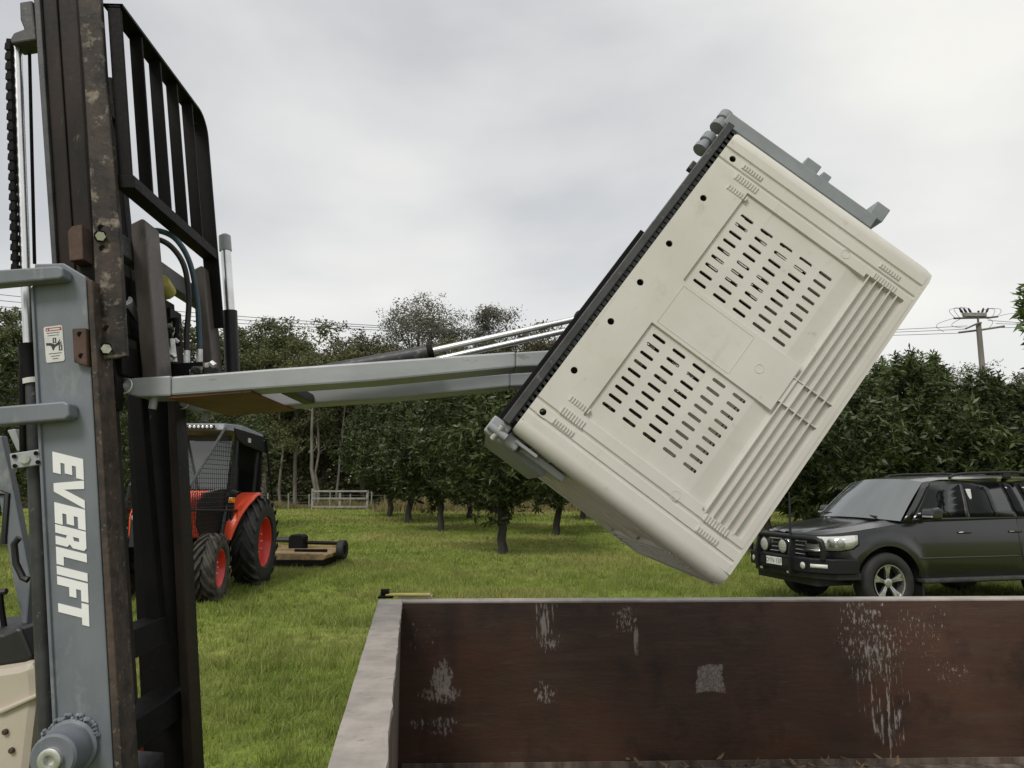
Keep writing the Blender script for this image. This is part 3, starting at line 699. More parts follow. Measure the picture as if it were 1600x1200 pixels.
# fork carriage: two bars across, two fork shanks
lp('carriage_bar', [(178, 372), (196, 368), (199, 402), (181, 406)], 2.62, 3.46, 'dark_grey_steel', wref=2.70, bevel=.004)
lp('carriage_bar', [(190, 545), (206, 542), (208, 590), (193, 593)], 2.62, 3.46, 'black_steel', wref=2.70, bevel=.004)
lp('carriage_back_plate', [(176, 425), (186, 424), (193, 520), (183, 522)], 2.75, 3.2, 'black_steel', wref=2.70)
shank = [(203, 350), (221, 341), (226, 343), (248, 598), (249, 606), (223, 606), (222, 598)]
lp('fork_shank', shank, 2.74, 2.87, 'fork_steel', wref=2.74, bevel=.006)
lp('fork_shank', shank, 3.34, 3.47, 'fork_steel', wref=2.74, bevel=.006)
lt('clamp_cylinder', [P3(196, 470, 2.75), P3(212, 506, 2.85)], .026, 'light_grey_paint')
lt('filter_can', [P3(250, 440, 2.95), P3(262, 458, 3.02)], .035, 'yellow_paint')
# load backrest: frame across the mast with plates standing on it
bk = empty('load_backrest'); bk.parent = mast
bu0, bz0 = UZ(180, 266, 2.5)          # lower cross bar, front face
# the backrest leans with the mast
tilt = math.atan2(UZ(97, 411, 2.5)[0] - UZ(134 - 97 + 134, 1240, 2.5)[0], 2.0)
tl = (UZ(62, 440, 2.5)[0] - UZ(102, 1240, 2.5)[0]) / (UZ(62, 440, 2.5)[1] - UZ(102, 1240, 2.5)[1])
print('MAST LEAN', math.degrees(math.atan(tl)))
BH = .675; W0, W1 = 2.566, 3.42
def bkp(a, w, h): return (bu0 + a + .030 + tl * h, w, bz0 + h)
def bbox(name, a0, a1, w0, w1, h0, h1, mat='black_steel', par=bk):
    return MB().box(a0, a1, w0, w1, h0, h1, bkp).build(name, mat, par, .002, off=OFF)
bbox('cross_bar', -.062, .004, W0, W1, -.035, .012)
for k in range(5):
    wk = 2.575 + k * .17
    top = BH - .004
    bbox('upright_bar', -.052, -.004, wk - .006, wk + .006, -.03, top)
# outer frame with rounded far corner
ms = MB(); rc = .10
prof = [(W0, BH)] + [(W1 - rc + rc * math.sin(a), BH - rc + rc * math.cos(a)) for a in [R(x) for x in range(0, 91, 15)]] + [(W1, -.36)]
inn = [(W0, BH - .012)] + [(W1 - rc + (rc - .012) * math.sin(a), BH - rc + (rc - .012) * math.cos(a)) for a in [R(x) for x in range(0, 91, 15)]] + [(W1 - .012, -.36)]
nP = len(prof)
vs_ = [bkp(a, w, h) for a in (-.064, .006) for (w, h) in prof] + [bkp(a, w, h) for a in (-.064, .006) for (w, h) in inn]
fs_ = []
for i in range(nP - 1):
    a0, a1, b0, b1 = i, nP + i, 2 * nP + i, 3 * nP + i
    fs_ += [(a0, a0 + 1, a1 + 1, a1), (b0, b1, b1 + 1, b0 + 1), (a1, a1 + 1, b1 + 1, b1), (a0, b0, b0 + 1, a0 + 1)]
ms.add(vs_, fs_).build('outer_frame', 'black_steel', bk, off=OFF)
# hoses, valves, accumulator
def hose(pts, r, mat):
    pts = [Vector(p) for p in pts]; out = []
    for i in range(len(pts) - 1):
        p0, p1, p2, p3 = pts[max(i - 1, 0)], pts[i], pts[i + 1], pts[min(i + 2, len(pts) - 1)]
        for q in range(6):
            s = q / 6
            out.append(.5 * ((2 * p1) + (p2 - p0) * s + (2 * p0 - 5 * p1 + 4 * p2 - p3) * s * s + (3 * p1 - p0 - 3 * p2 + p3) * s ** 3))
    out.append(pts[-1])
    return lt('hose', out, r, mat, mast, 10)
hose([P3(225, 362, 2.95), P3(250, 361, 2.98), P3(276, 375, 3.0), P3(297, 412, 3.02), P3(308, 470, 3.04), P3(311, 520, 3.05), P3(312, 562, 3.05)], .0115, 'hose_blue')
hose([P3(225, 374, 2.9), P3(250, 375, 2.92), P3(272, 390, 2.95), P3(289, 420, 2.97), P3(295, 470, 3.0), P3(292, 520, 3.0), P3(292, 560, 3.0)], .011, 'hose_black')
for (x, y, w) in ((292, 556, 3.0), (312, 554, 3.05)):
    lt('hose_ferrule', [P3(x, y - 8, w), P3(x, y + 12, w)], .013, 'zinc_bolt', n=8, smooth=False)
vb = lp('valve_block', [(262, 568), (318, 565), (319, 590), (263, 592)], 2.95, 3.12, 'black_steel')
for i in range(22):
    x = random.uniform(258, 330); y = random.uniform(505 if x < 285 else 566, 584); w = random.uniform(2.9, 3.1)
    d = random.choice([(random.uniform(6, 12), 0), (0, random.uniform(6, 12)), (6, 5)])
    lt('fitting', [P3(x, y, w), P3(x + d[0], y + d[1], w + random.uniform(-.03, .03))], random.uniform(.006, .013), random.choice(['zinc_bolt', 'chrome', 'black_steel', 'black_steel', 'dark_grey_steel']), vb, 6, False)
lt('fitting', [P3(264, 500, 2.98), P3(275, 498, 2.98), P3(277, 540, 2.98)], .012, 'black_steel', vb)
lt('fitting', [P3(268, 530, 2.95), P3(272, 566, 2.95)], .013, 'zinc_bolt', vb, 8)
lt('fitting', [P3(256, 510, 2.95), P3(268, 508, 2.95)], .009, 'zinc_bolt', vb, 8)
ac = lt('side_shift_ram', [P3(352, 382, 3.52), P3(360, 500, 3.52)], .024, 'chrome')
lt('ram_cap', [P3(350.5, 366, 3.52), P3(351, 369, 3.52), P3(352.5, 392, 3.52)], [.014, .028, .029], 'light_grey_paint', ac, 14)
lt('ram_sleeve', [P3(359, 486, 3.52), P3(364, 600, 3.52)], .034, 'black_paint', ac, 16)
# lettering, cut vinyl on the upright, reading downwards
def LT(a, b): return (82 + .038 * (a - 706) + 48 * b, a + 12 * b)
def letter(polys):
    mb = MB()
    for pl in polys:
        pts = pz([LT(a, b) for a, b in pl], 2.4985)
        mb.prism(pts, 2.4972, 2.4996)
    return mb.build('letter', 'white_vinyl', upright, off=OFF)
def rect(a0, a1, b0, b1): return [(a0, b0), (a1, b0), (a1, b1), (a0, b1)]
def E_(a): return [rect(a - .5, a + 14, 0, 1), rect(a + 13.9, a + 32, 0, .25), rect(a + 13.9, a + 29, .385, .625), rect(a + 13.9, a + 32, .755, 1)]
letter(E_(706))
letter([[(739, 1), (752, 1), (761, .34), (770, 1), (783, 1), (768, 0), (755, 0)]])
letter(E_(785))
letter([rect(819, 832, 0, 1), [(831.9, 1), (845, 1), (850, .92), (850, .56), (845, .46), (850, .38), (850, 0), (837, 0), (837, .34), (831.9, .38), (831.9, .57), (838, .60), (838, .77), (831.9, .77)]])
letter([rect(854, 867, 0, 1), rect(866.9, 881, 0, .24)])
letter([rect(884, 897, 0, 1)])
letter([rect(900, 913, 0, 1), rect(912.9, 927, .385, .61), rect(912.9, 930, .77, 1)])
letter([rect(933, 967, .77, 1), rect(942.5, 956, 0, .771)])
# warning label
wl = lp('warning_label', [(70, 511), (95, 508), (97, 510), (101, 561), (99, 564), (74, 567), (72, 565), (68, 513)], 2.4975, 2.4995, 'label_white', upright, 0)
def lab(polys, mat, w=2.4968):
    mb = MB()
    for pl in polys: mb.prism(pz(pl, w), w, w + .0007)
    mb.build('print', mat, wl, off=OFF)
lab([[(71, 513), (95.5, 510.2), (96, 515.4), (71.4, 518)]], 'label_red')
lab([[(72.5, 517), (75, 516.7), (73.6, 513.8)], [(77, 516.4), (93, 514.5), (92.8, 512.2), (76.8, 514)]], 'label_white', 2.4963)
lab([[(72, 536), (80, 536), (86, 538), (90, 535), (93, 530), (94, 531), (92, 535), (96, 533), (96.3, 534), (93, 537), (97, 536.6), (97, 537.6), (91, 539), (86, 542), (84, 547), (82.5, 547.5), (80, 541), (77, 540), (72, 540)], [(82, 528), (87.4, 527.5), (87.8, 535.5), (82.4, 536)], [(91.6, 539.6), (97, 539), (97.4, 547), (92, 547.6)]], 'label_black')
lab([[(84.2, 529.5), (85.6, 529.3), (86, 534.4), (84.6, 534.6)], [(93.8, 541), (95.2, 540.8), (95.6, 546), (94.2, 546.2)]], 'label_white', 2.4963)
lab([[(73, 520.6), (93, 518.4), (93, 519.2), (73, 521.4)], [(74, 524.4), (92, 522.4), (92, 523.2), (74, 525.2)], [(76, 552.6), (96, 550.4), (96, 551.3), (76, 553.5)], [(79, 556.4), (93, 554.8), (93, 555.7), (79, 557.3)], [(82, 560.2), (91, 559.2), (91, 560.1), (82, 561.1)]], 'dark_grey_steel')

# ------------------------------------------------------------------ bin tipper: arms, rams and cradle
TU, TW = UZ(190, 603, 2.7)[0], 3.0
tip, OFFT = lift_empty('bin_tipper', TU, TW)
tag(tip, 'pale grey steel bin tipping frame with twin arms and chrome rams pinned to forks', 'bin tipper')
def tp(name, poly, w0, w1, mat, wref, parent=tip, bevel=.004):
    return MB().prism(pz(poly, wref), w0, w1).build(name, mat, parent, bevel, off=OFFT)
def tt(name, pts, r, mat, parent=tip, n=14, smooth=True):
    return MB().tube(pts, r, n).build(name, mat, parent, off=OFFT, smooth=smooth)
arm_poly = [(267, 588), (430, 575.5), (580, 565), (806, 549), (806, 574), (580, 596), (430, 606), (267, 618)]
eye_poly = [(187, 604), (190, 596), (198, 591.5), (267, 586.8), (267, 618.8), (217, 620), (200, 616), (190, 611)]
end_poly = [(806, 550), (880, 545.5), (880, 570), (806, 573)]
for (w0, w1) in ((2.68, 2.83), (3.2, 3.35)):
    a = tp('arm', arm_poly, w0, w1, 'light_grey_paint', 2.68, bevel=.008)
    tp('arm_eye', eye_poly, w0 - .003, w1 + .003, 'light_grey_paint', 2.68, a, .006)
    tp('arm_end', end_poly, w0 + .004, w1 - .004, 'light_grey_paint', 2.68, a, .006)
    u_, z_ = UZ(192, 604, 2.68)
    tt('pin', [(u_, w0 - .03, z_), (u_, w1 + .03, z_)], .017, 'zinc_bolt', a)
    ringp = [(u_ + .012 + .028 * math.cos(q), w0 - .018 + .006 * math.sin(q), z_ + .028 * math.sin(q)) for q in [i * 2 * math.pi / 16 for i in range(17)]]
    tt('lynch_ring', ringp, .0028, 'zinc_bolt', a, 6)
    u2, z2 = UZ(234, 622, 2.68)
    tt('lug', [(u2, w0 + .04, z2 + .01), (u2 - .006, w0 + .04, z2 - .035)], .014, 'light_grey_paint', a)
tp('cross_plate', [(262, 619.5), (392, 609.6), (392, 613), (262, 623)], 2.69, 3.34, 'brown_plate', 2.69, bevel=.002)
tp('cross_tube', [(420, 590), (440, 588), (441, 605), (421, 607)], 2.83, 3.2, 'black_paint', 2.68)
for w in (2.905, 3.115):
    k = w / 2.905
    def q3(px, py): 
        u, z = UZ(px, py, 2.905); return (u, w, z)
    bar = tt('ram_barrel', [q3(440, 594), q3(520, 577), q3(672, 549)], .0265, 'dark_grey_steel', n=20)
    tt('ram_gland', [q3(668, 550), q3(677, 548)], .029, 'black_steel', bar, 20)
    tt('ram_port', [q3(652, 556), q3(646, 563)], .012, 'dark_grey_steel', bar, 10)
    tt('ram_rod', [q3(674, 548.5), q3(906, 497)], .0125, 'chrome', bar, 18)
    tt('rod_eye', [(q3(906, 497)[0], w - .03, q3(906, 497)[2]), (q3(906, 497)[0], w + .03, q3(906, 497)[2])], .026, 'dark_grey_steel', bar, 16)
# bin frame: s2 from corner A towards D, v away, t from base to open rim
WB = 2.40
Au, Az = UZ(1156, 200, WB); Du, Dz = UZ(800, 672, WB); Cu, Cz = UZ(1118, 911, WB)
ad = math.hypot(Du - Au, Dz - Az); hd = math.hypot(Cu - Du, Cz - Dz) + .012
ex = Vector(((Du - Au) / ad, 0, (Dz - Az) / ad)); et = Vector((-ex.z, 0, ex.x))
if et.z > 0: et = -et
print('BIN', ad, hd, 'rot', math.degrees(math.atan2(ex.z, ex.x)))
BW, BHt = ad, hd
def BT(s, v, t_):
    return (Au + ex.x * s + et.x * t_, WB + v, Az + ex.z * s + et.z * t_)
def tb(name, s0, s1, v0, v1, t0, t1, mat, parent=tip, bevel=.003):
    return MB().box(s0, s1, v0, v1, t0, t1, BT).build(name, mat, parent, bevel, off=OFFT)
cr0 = tb('cradle_plate', .01, BW - .02, .03, BW - .03, -.046, -.034, 'dark_grey_steel')
tb('cradle_edge', .0, BW - .01, .004, .028, -.046, -.018, 'dark_grey_steel', cr0)
tb('cradle_edge', .0, BW - .01, BW - .03, BW - .012, -.050, -.028, 'dark_grey_steel', cr0)
tb('back_rail', .42, BW + .03, .22, .27, -.070, -.0465, 'black_steel', cr0)
tb('back_rail', .42, BW + .03, .86, .91, -.070, -.0465, 'black_steel', cr0)
for (s_, ) in ((-.01,), (.095,)):
    q = Vector(BT(s_, .06, -.066))
    MB().lathe([(.012, -.05), (.026, -.048), (.026, -.015), (.019, -.012), (.019, .005), (.027, .008), (.027, .03), (.01, .032)], q, (ex.x * .9, -.2, ex.z * .9), 14).build('latch_knob', 'cradle_paint', cr0, off=OFFT, smooth=40)
tb('latch_stub', .17, .205, .05, .08, -.064, -.0465, 'dark_grey_steel', cr0)
# top retaining angle along side A-B
tr_ = tb('retaining_angle', -.052, -.004, .035, .10, -.06, .575, 'cradle_paint')
tb('retaining_lug', -.092, -.0525, .045, .2, .255, .315, 'cradle_paint', tr_)
tb('retaining_lug', -.082, -.0525, .045, .2, .33, .365, 'cradle_paint', tr_)
tb('retaining_lug', -.110, -.0525, .045, .2, .545, .60, 'cradle_paint', tr_)
# lower latch at corner D
lo = tb('lower_angle', BW + .004, BW + .05, .16, .95, -.07, .18, 'cradle_paint')
tb('latch_block', BW - .01, BW + .055, .03, .11, -.075, -.005, 'light_grey_paint', lo, .006)
tb('latch_cheek', BW + .006, BW + .045, .06, .16, -.002, .05, 'light_grey_paint', lo, .006)
MB().tube([BT(BW + .03, .02, -.07), BT(BW + .03, .02, .0)], .013, 12).build('latch_pin', 'light_grey_paint', lo, off=OFFT, smooth=True)
MB().tube([BT(BW + .005, .01, -.03), BT(BW + .06, .03, -.035)], .010, 10).build('latch_pin', 'zinc_bolt', lo, off=OFFT, smooth=True)
tb('latch_tongue', BW + .006, BW + .03, .10, .19, .06, .24, 'light_grey_paint', lo, .004)
tb('latch_tongue', BW + .01, BW + .022, .05, .09, .03, .12, 'light_grey_paint', lo, .003)

# ------------------------------------------------------------------ plastic bin (real mouldings: recessed panels, slots, ribs, grooves)
Mb = Matrix(((ex.x, 0, et.x), (0, 1, 0), (ex.z, 0, et.z)))
o0 = Fv * Au + Lv * WB
plastic_bin = empty('plastic_bin', (o0.x, o0.y, Az))
Rm = (Matrix.Rotation(RZ, 3, 'Z') @ Mb)
plastic_bin.rotation_mode = 'QUATERNION'; plastic_bin.rotation_quaternion = Rm.to_quaternion()
tag(plastic_bin, 'beige slotted plastic harvest bin tilted on the tipping frame', 'bin')
print('det', Rm.determinant())
RC = .05
def wall_mesh():
    cx = BW / 2; ks = BW / 1.225; kt = BHt / .832
    rows = [cx + sg * (.111 + .0333 * i) * ks for sg in (-1, 1) for i in range(9)]
    cols = [(.211 + .083 * j) * kt for j in range(5)]
    pan = [(cx - .447 * ks, cx - .084 * ks), (cx + .084 * ks, cx + .447 * ks)]        # panel s ranges
    rz0, rz1 = cx - .461 * ks, cx + .461 * ks                                # rib zone
    T0, T1 = .157 * kt, .648 * kt; RB0, RB1 = .650 * kt, BHt - .022; e = .004; SL = .588 * kt; hs_, ht_ = .01665 * ks, .0415 * kt; RP = (RB1 - RB0 - .016) / 5
    gro = [cx - .532 * ks, cx - .488 * ks, cx + .488 * ks, cx + .532 * ks]
    holes_s = [cx + k * ks for k in (-.512, -.345, -.155, 0.003, .160, .352, .512)]
    S = {RC, BW - RC, cx}; Tt = {0, BHt, .03, .06, SL, BHt - .012}
    for a, b_ in pan: S |= {a, a + e, b_ - e, b_}
    S |= {rz0, rz0 + e, rz1 - e, rz1, cx - .05, cx + .05, cx - .046, cx + .046}
    for g in gro: S |= {g - .008, g - .003, g + .003, g + .008}
    for h in holes_s: S |= {h - .016, h + .016}
    for r in rows: S |= {round(r - hs_, 5), round(r + hs_, 5)}
    for c in cols: Tt |= {round(c - ht_, 5), round(c + ht_, 5)}
    Tt |= {T0, T0 + e, RB0, RB0 + e, RB1 - e, RB1}
    def uniq(L):
        out = []
        for v in sorted(L):
            if not out or v - out[-1] > .0008: out.append(v)
        return out
    S = [s for s in uniq(S) if RC - 1e-6 <= s <= BW - RC + 1e-6]; Tt = [t_ for t_ in uniq(Tt) if t_ <= BHt + 1e-6]
    def h(s, t_):
        v = 0.0
        for a, b_ in pan:
            if a < s < b_ and t_ > T0:
                k = min(1, min(s - a, b_ - s, ) / e) * min(1, (t_ - T0) / e)
                d = -.009
                if t_ > SL: d = -.009 - .007 * min(1, (t_ - SL) / (RB0 - SL))
                if t_ <= RB0 + e: v = min(v, d * k)
        if rz0 < s < rz1 and RB0 < t_ < RB1:
            k = min(1, min(s - rz0, rz1 - s) / e) * min(1, (t_ - RB0) / e if not any(a < s < b_ for a, b_ in pan) else 1) * min(1, (RB1 - t_) / e)
            v = min(v, -.016 * k)
        for g in gro:
            if abs(s - g) < .0075: v = min(v, -.0055)
        if s < gro[0] or s > gro[-1]: v += .0
        elif s < gro[1] or s > gro[2]: v += -.001
        return v
    mb = MB(); idx = {}
    def vid(i, j):
        if (i, j) not in idx:
            idx[(i, j)] = len(mb.v); mb.v.append((S[i], h(S[i], Tt[j]), Tt[j]))   # outward = -y, recess = +y
            x, n_, z = mb.v[-1]; mb.v[-1] = (x, -n_, z)
        return idx[(i, j)]
    def inr(v, c, hw): return c - hw - 1e-4 < v < c + hw + 1e-4
    cells = []
    for i in range(len(S) - 1):
        for j in range(len(Tt) - 1):
            sc, tcn_ = (S[i] + S[i + 1]) / 2, (Tt[j] + Tt[j + 1]) / 2
            hole = any(inr(sc, r, hs_) for r in rows) and any(inr(tcn_, c, ht_) for c in cols)
            hole = hole or (any(inr(sc, q, .016) for q in holes_s) and .03 < tcn_ < .06)
            if not hole: mb.f.append((vid(i, j), vid(i + 1, j), vid(i + 1, j + 1), vid(i, j + 1)))
    def ring(cs, ct, hs, ht, r, ln):
        y0 = -h(cs, ct); n = 24; out = []; inn = []
        for k in range(n):
            a = 2 * math.pi * k / n
            dx, dt = math.cos(a), math.sin(a)
            px_, pt_ = r * dx, r * dt + (ln if dt > 1e-6 else (-ln if dt < -1e-6 else 0))
            q = max(abs(dx) , abs(dt)); bx_, bt_ = dx / q * hs, dt / q * ht
            out.append((cs + bx_, y0, ct + bt_)); inn.append((cs + px_, y0, ct + pt_))
        deep = [(x, y + .007, z) for x, y, z in inn]
        b0 = len(mb.v); mb.v += out + inn + deep
        for k in range(n):
            k2 = (k + 1) % n
            mb.f.append((b0 + k, b0 + k2, b0 + n + k2, b0 + n + k)); mb.f.append((b0 + n + k, b0 + n + k2, b0 + 2 * n + k2, b0 + 2 * n + k))
    for r in rows:
        for c in cols: ring(r, c, hs_, ht_, .0060, .0200)
    for q in holes_s: ring(q, .045, .016, .015, .0118, 0)
    # small vent bosses
    for sc, L_ in ((cx - .555, 8), (cx - .51, 9), (cx - .462, 8), (cx + .462, 8), (cx + .51, 9), (cx + .555, 8)):
        for k in range(L_):
            for tb0 in ((.088, .672 * kt) if abs(sc - cx) > .48 else (.088,)):
                tq = tb0 + k * .0105
                hw = .013 if L_ == 9 else .0095
                if sc - hw < RC: continue
                mb.box(sc - hw, sc + hw, -.0042, .004, tq, tq + .0046)
    # label plate and moulding marks between the panels
    for (a0, a1, b0, b1) in ((cx - .078, cx - .0765, .17, .46), (cx + .0765, cx + .078, .17, .46), (cx - .078, cx + .078, .168, .1695), (cx - .078, cx + .078, .46, .4615)):
        mb.box(a0, a1, -.0012, .002, b0, b1)
    for (a, b_) in ((cx, .535), (cx + .512, .55), (cx - .512, .55)):
        mb.lathe([(.016, -.002), (.016, .0012), (.0145, .0012), (.0145, -.002)], (a, .0, b_), (0, -1, 0), 20, closed=True)
    # ribs
    nr = 5
    for k in range(nr):
        tk = RB0 + .014 + k * RP
        if tk + .004 < RB1 + .02:
            mb.box(rz0 - .002, rz1 + .002, -.001 - .0004 * k, .022, tk - .0018, tk + .0018)
    for sg in (-1, 1): mb.box(cx + sg * .048 - .0018, cx + sg * .048 + .0018, .0015, .022, RB0 - .004, RB1 + .003)
    mb.box(cx - .046, cx + .046, .006, .020, RB0 - .002, RB0 + .014 + RP)
    # thick rim, inner skin
    mb.box(RC, BW - RC, .0, .034, BHt - .001, BHt + .012)
    return mb
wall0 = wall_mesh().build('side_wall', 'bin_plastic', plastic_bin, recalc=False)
Cc = Matrix.Translation((BW / 2, BW / 2, 0))
for k in range(1, 4):
    w_ = wall0.copy(); COL.objects.link(w_); w_.parent = plastic_bin
    w_.matrix_local = Cc @ Matrix.Rotation(k * math.pi / 2, 4, 'Z') @ Cc.inverted()
cmn = MB(); nseg = 10
arc = [(RC - RC * math.cos(a), RC - RC * math.sin(a)) for a in [math.pi / 2 * i / nseg for i in range(nseg + 1)]]
lev = [0, .012, BHt - .10, BHt - .04, BHt - .012, BHt + .012]
for t_ in lev:
    sh = .004 if t_ == 0 else (.0 if t_ < BHt - .03 else (.001 if t_ < BHt else .006))
    for (x, y) in arc: cmn.v.append((x + sh * (1 - x / RC), y + sh * (1 - y / RC), t_))
for j in range(len(lev) - 1):
    for i in range(nseg): cmn.f.append((j * (nseg + 1) + i, j * (nseg + 1) + i + 1, (j + 1) * (nseg + 1) + i + 1, (j + 1) * (nseg + 1) + i))
# return the rim inwards
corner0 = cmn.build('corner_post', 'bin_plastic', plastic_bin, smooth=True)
for k in range(1, 4):
    w_ = corner0.copy(); COL.objects.link(w_); w_.parent = plastic_bin
    w_.matrix_local = Cc @ Matrix.Rotation(k * math.pi / 2, 4, 'Z') @ Cc.inverted()
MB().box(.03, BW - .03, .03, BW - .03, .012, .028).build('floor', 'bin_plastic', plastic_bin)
# inner skin so that slots look into a shell, open towards the rim
im = MB()
for (x0, x1, y0, y1) in ((.045, BW - .045, .045, .049), (.045, BW - .045, BW - .049, BW - .045), (.045, .049, .049, BW - .049), (BW - .049, BW - .045, .049, BW - .049)):
    im.box(x0, x1, y0, y1, .60, BHt - .01)
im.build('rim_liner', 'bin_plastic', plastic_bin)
# dark ribbed feet under the floor
fm = MB()
for s_ in np.arange(.012, BW - .03, .0215):
    big = s_ < .17 or s_ > BW - .30
    fm.box(s_, s_ + (.012 if big else .017), .012, BW - .012, -.028, .002 if big else .001)
fm.box(.016, BW - .02, .02, BW - .02, -.026, -.012)
fm.build('ribbed_base', 'black_plastic', plastic_bin)

# ------------------------------------------------------------------ trailer tray the bin is tipped into
RIM = 1.09
pi_far = on_z(627, 940, RIM); po_far = on_z(592, 938, RIM); pi_near = on_z(600, 1200, RIM); po_near = on_z(510, 1200, RIM)
pr = on_z(1600, 935.5, RIM)
tray = empty('trailer_tray', (pi_far.x, pi_far.y, 0))
tag(tray, 'brown plywood lined trailer tray with pale timber capping', 'trailer')
OT = (pi_far.x, pi_far.y, 0)
fd = (pr - pi_far); fd.z = 0; fdn = fd.normalized(); fnn = Vector((-fdn.y, fdn.x, 0))
ld = (pi_near - pi_far); ld.z = 0; ldn = ld.normalized()
end_r = pi_far + fdn * 3.9
def wallbox(a, b_, th, z0, z1, name, mat, nrm, parent=tray, bevel=.003, sub=0):
    a = Vector(a); b_ = Vector(b_); mb = MB()
    vs = [(p.x, p.y, z) for z in (z0, z1) for p in (a, b_, b_ + nrm * th, a + nrm * th)]
    mb.add(vs, [(0, 3, 2, 1), (4, 5, 6, 7), (0, 1, 5, 4), (1, 2, 6, 5), (2, 3, 7, 6), (3, 0, 4, 7)])
    return mb.build(name, mat, parent, bevel, off=OT)
FLOORZ = .235
# far wall: own object space along the board so that its stains stay put
far = MB().box(0, 3.9, 0, .05, FLOORZ, RIM - .012).build('far_wall', 'brown_plywood', tray)
far.rotation_euler = (0, 0, math.atan2(fdn.y, fdn.x))
wallbox(pi_far - fdn * .02, end_r, .105, RIM - .0118, RIM + .0008, 'capping', 'cap_timber', fnn, bevel=.004)
nl_ = Vector((ldn.y, -ldn.x, 0)); 
if nl_.x > 0: nl_ = -nl_
th_l = (po_far - pi_far).dot(nl_)
lw_end = pi_far + ldn * 3.6
wallbox(pi_far, lw_end, .012, FLOORZ, RIM - .012, 'left_wall_lining', 'worn_ply', nl_)
wallbox(pi_far + nl_ * .0125, lw_end + nl_ * .0125, th_l - .02, FLOORZ, RIM - .013, 'left_wall', 'grey_paint', nl_)
# capping with a slightly wavy worn inner edge
cmx = MB(); ns = 60
for i in range(ns + 1):
    c_ = pi_far - ldn * .06 + ldn * (3.66 * i / ns)
    wv = random.uniform(-.003, .003); zz = RIM + .004 + .002 * math.sin(i * .9)
    for (d, z) in ((-.006 + wv, zz - .02), (-.004 + wv, zz), (th_l, zz + .001), (th_l + .004, zz - .02)):
        q = c_ + nl_ * d; cmx.v.append((q.x, q.y, z))
for i in range(ns):
    for k in range(3): cmx.f.append((i * 4 + k, i * 4 + k + 1, i * 4 + k + 5, i * 4 + k + 4))
cmx.build('capping', 'cap_timber', tray, off=OT, smooth=True)
wallbox(end_r, end_r + ldn * 3.6, .05, FLOORZ, RIM, 'right_wall', 'brown_plywood', -nl_)
wallbox(lw_end, lw_end + (end_r - pi_far), .05, FLOORZ, RIM, 'near_wall', 'brown_plywood', ldn)
q0 = pi_far; 
MB().add([(p.x, p.y, z) for z in (FLOORZ - .04, FLOORZ - .001) for p in (q0, end_r, end_r + ldn * 3.6, lw_end)], [(0, 3, 2, 1), (4, 5, 6, 7), (0, 1, 5, 4), (1, 2, 6, 5), (2, 3, 7, 6), (3, 0, 4, 7)]).build('floor', 'worn_ply', tray, off=OT)
for k in (.3, 1.6, 2.9):
    c_ = q0 + ldn * k
    MB().add([(p.x, p.y, z) for z in (-.02, FLOORZ - .041) for p in (c_, c_ + fdn * 3.8, c_ + fdn * 3.8 + ldn * .12, c_ + ldn * .12)], [(0, 3, 2, 1), (4, 5, 6, 7), (0, 1, 5, 4), (1, 2, 6, 5), (2, 3, 7, 6), (3, 0, 4, 7)]).build('skid', 'black_steel', tray, off=OT)
# seam strip at the foot of the far wall
MB().box(0.02, 3.88, -.012, -.001, FLOORZ, FLOORZ + .03).build('foot_strip', 'worn_ply', far)
# stains of the far wall placed where they are on the board
m, t, b, c, spot, nfine, ncrk, ndrip = PLY
def bl(px, py):   # pixel on the board -> board coordinates
    d = ray(px, py); o_ = Vector((0, 0, CAMZ)); k = (pi_far - o_).dot(fnn) / d.dot(fnn); q = o_ + d * k
    return (q - pi_far).dot(fdn), q.z
bright = (.36, .33, .30)
for (px, py, rx, ry, lo_, hi_, src, wob, lean) in [
    (1345, 965, 55, 50, .66, .70, nfine, .6, 0), (1362, 1005, 70, 70, .65, .69, nfine, .6, -.1), (1375, 1060, 50, 110, .66, .70, ndrip, .6, -.15), (1385, 1120, 45, 80, .655, .70, ndrip, .7, -.2), (1440, 985, 80, 50, .70, .73, nfine, .7, 0), (1480, 1050, 50, 25, .69, .73, nfine, .6, 0),
    (1110, 1060, 21, 20, .46, .52, ncrk, 1.1, 0), (690, 1062, 18, 34, .54, .61, nfine, .8, 0), (690, 1085, 32, 14, .58, .63, nfine, .9, 0), (848, 970, 22, 60, .63, .68, ndrip, .7, 0), (858, 1005, 22, 22, .63, .67, nfine, .8, 0),
    (978, 968, 22, 25, .63, .67, nfine, .9, 0), (994, 1000, 4, 25, .52, .60, ndrip, .3, 0), (852, 1085, 20, 26, .63, .66, nfine, .9, 0), (688, 1135, 32, 18, .62, .68, nfine, .9, 0), (650, 1130, 18, 10, .64, .68, nfine, .8, 0), (668, 1000, 40, 45, .71, .74, nfine, .6, 0)]:
    X, Z = bl(px, py); sc = pi_far.y / FPX * 1.0
    g = spot(X, Z, rx * sc, ry * sc, lo_, hi_, src, wob, lean, src is ncrk)
    c = mixc(t, mathn(t, 'MULTIPLY', g, .72), c, bright)
t.links.new(c, b.inputs['Base Color']); b.inputs['Roughness'].default_value = .5
bumpn(t, b, noise(t, 18, 8, .7, stretch=(.5, 1, 2.5)).outputs[0], .35, .006)
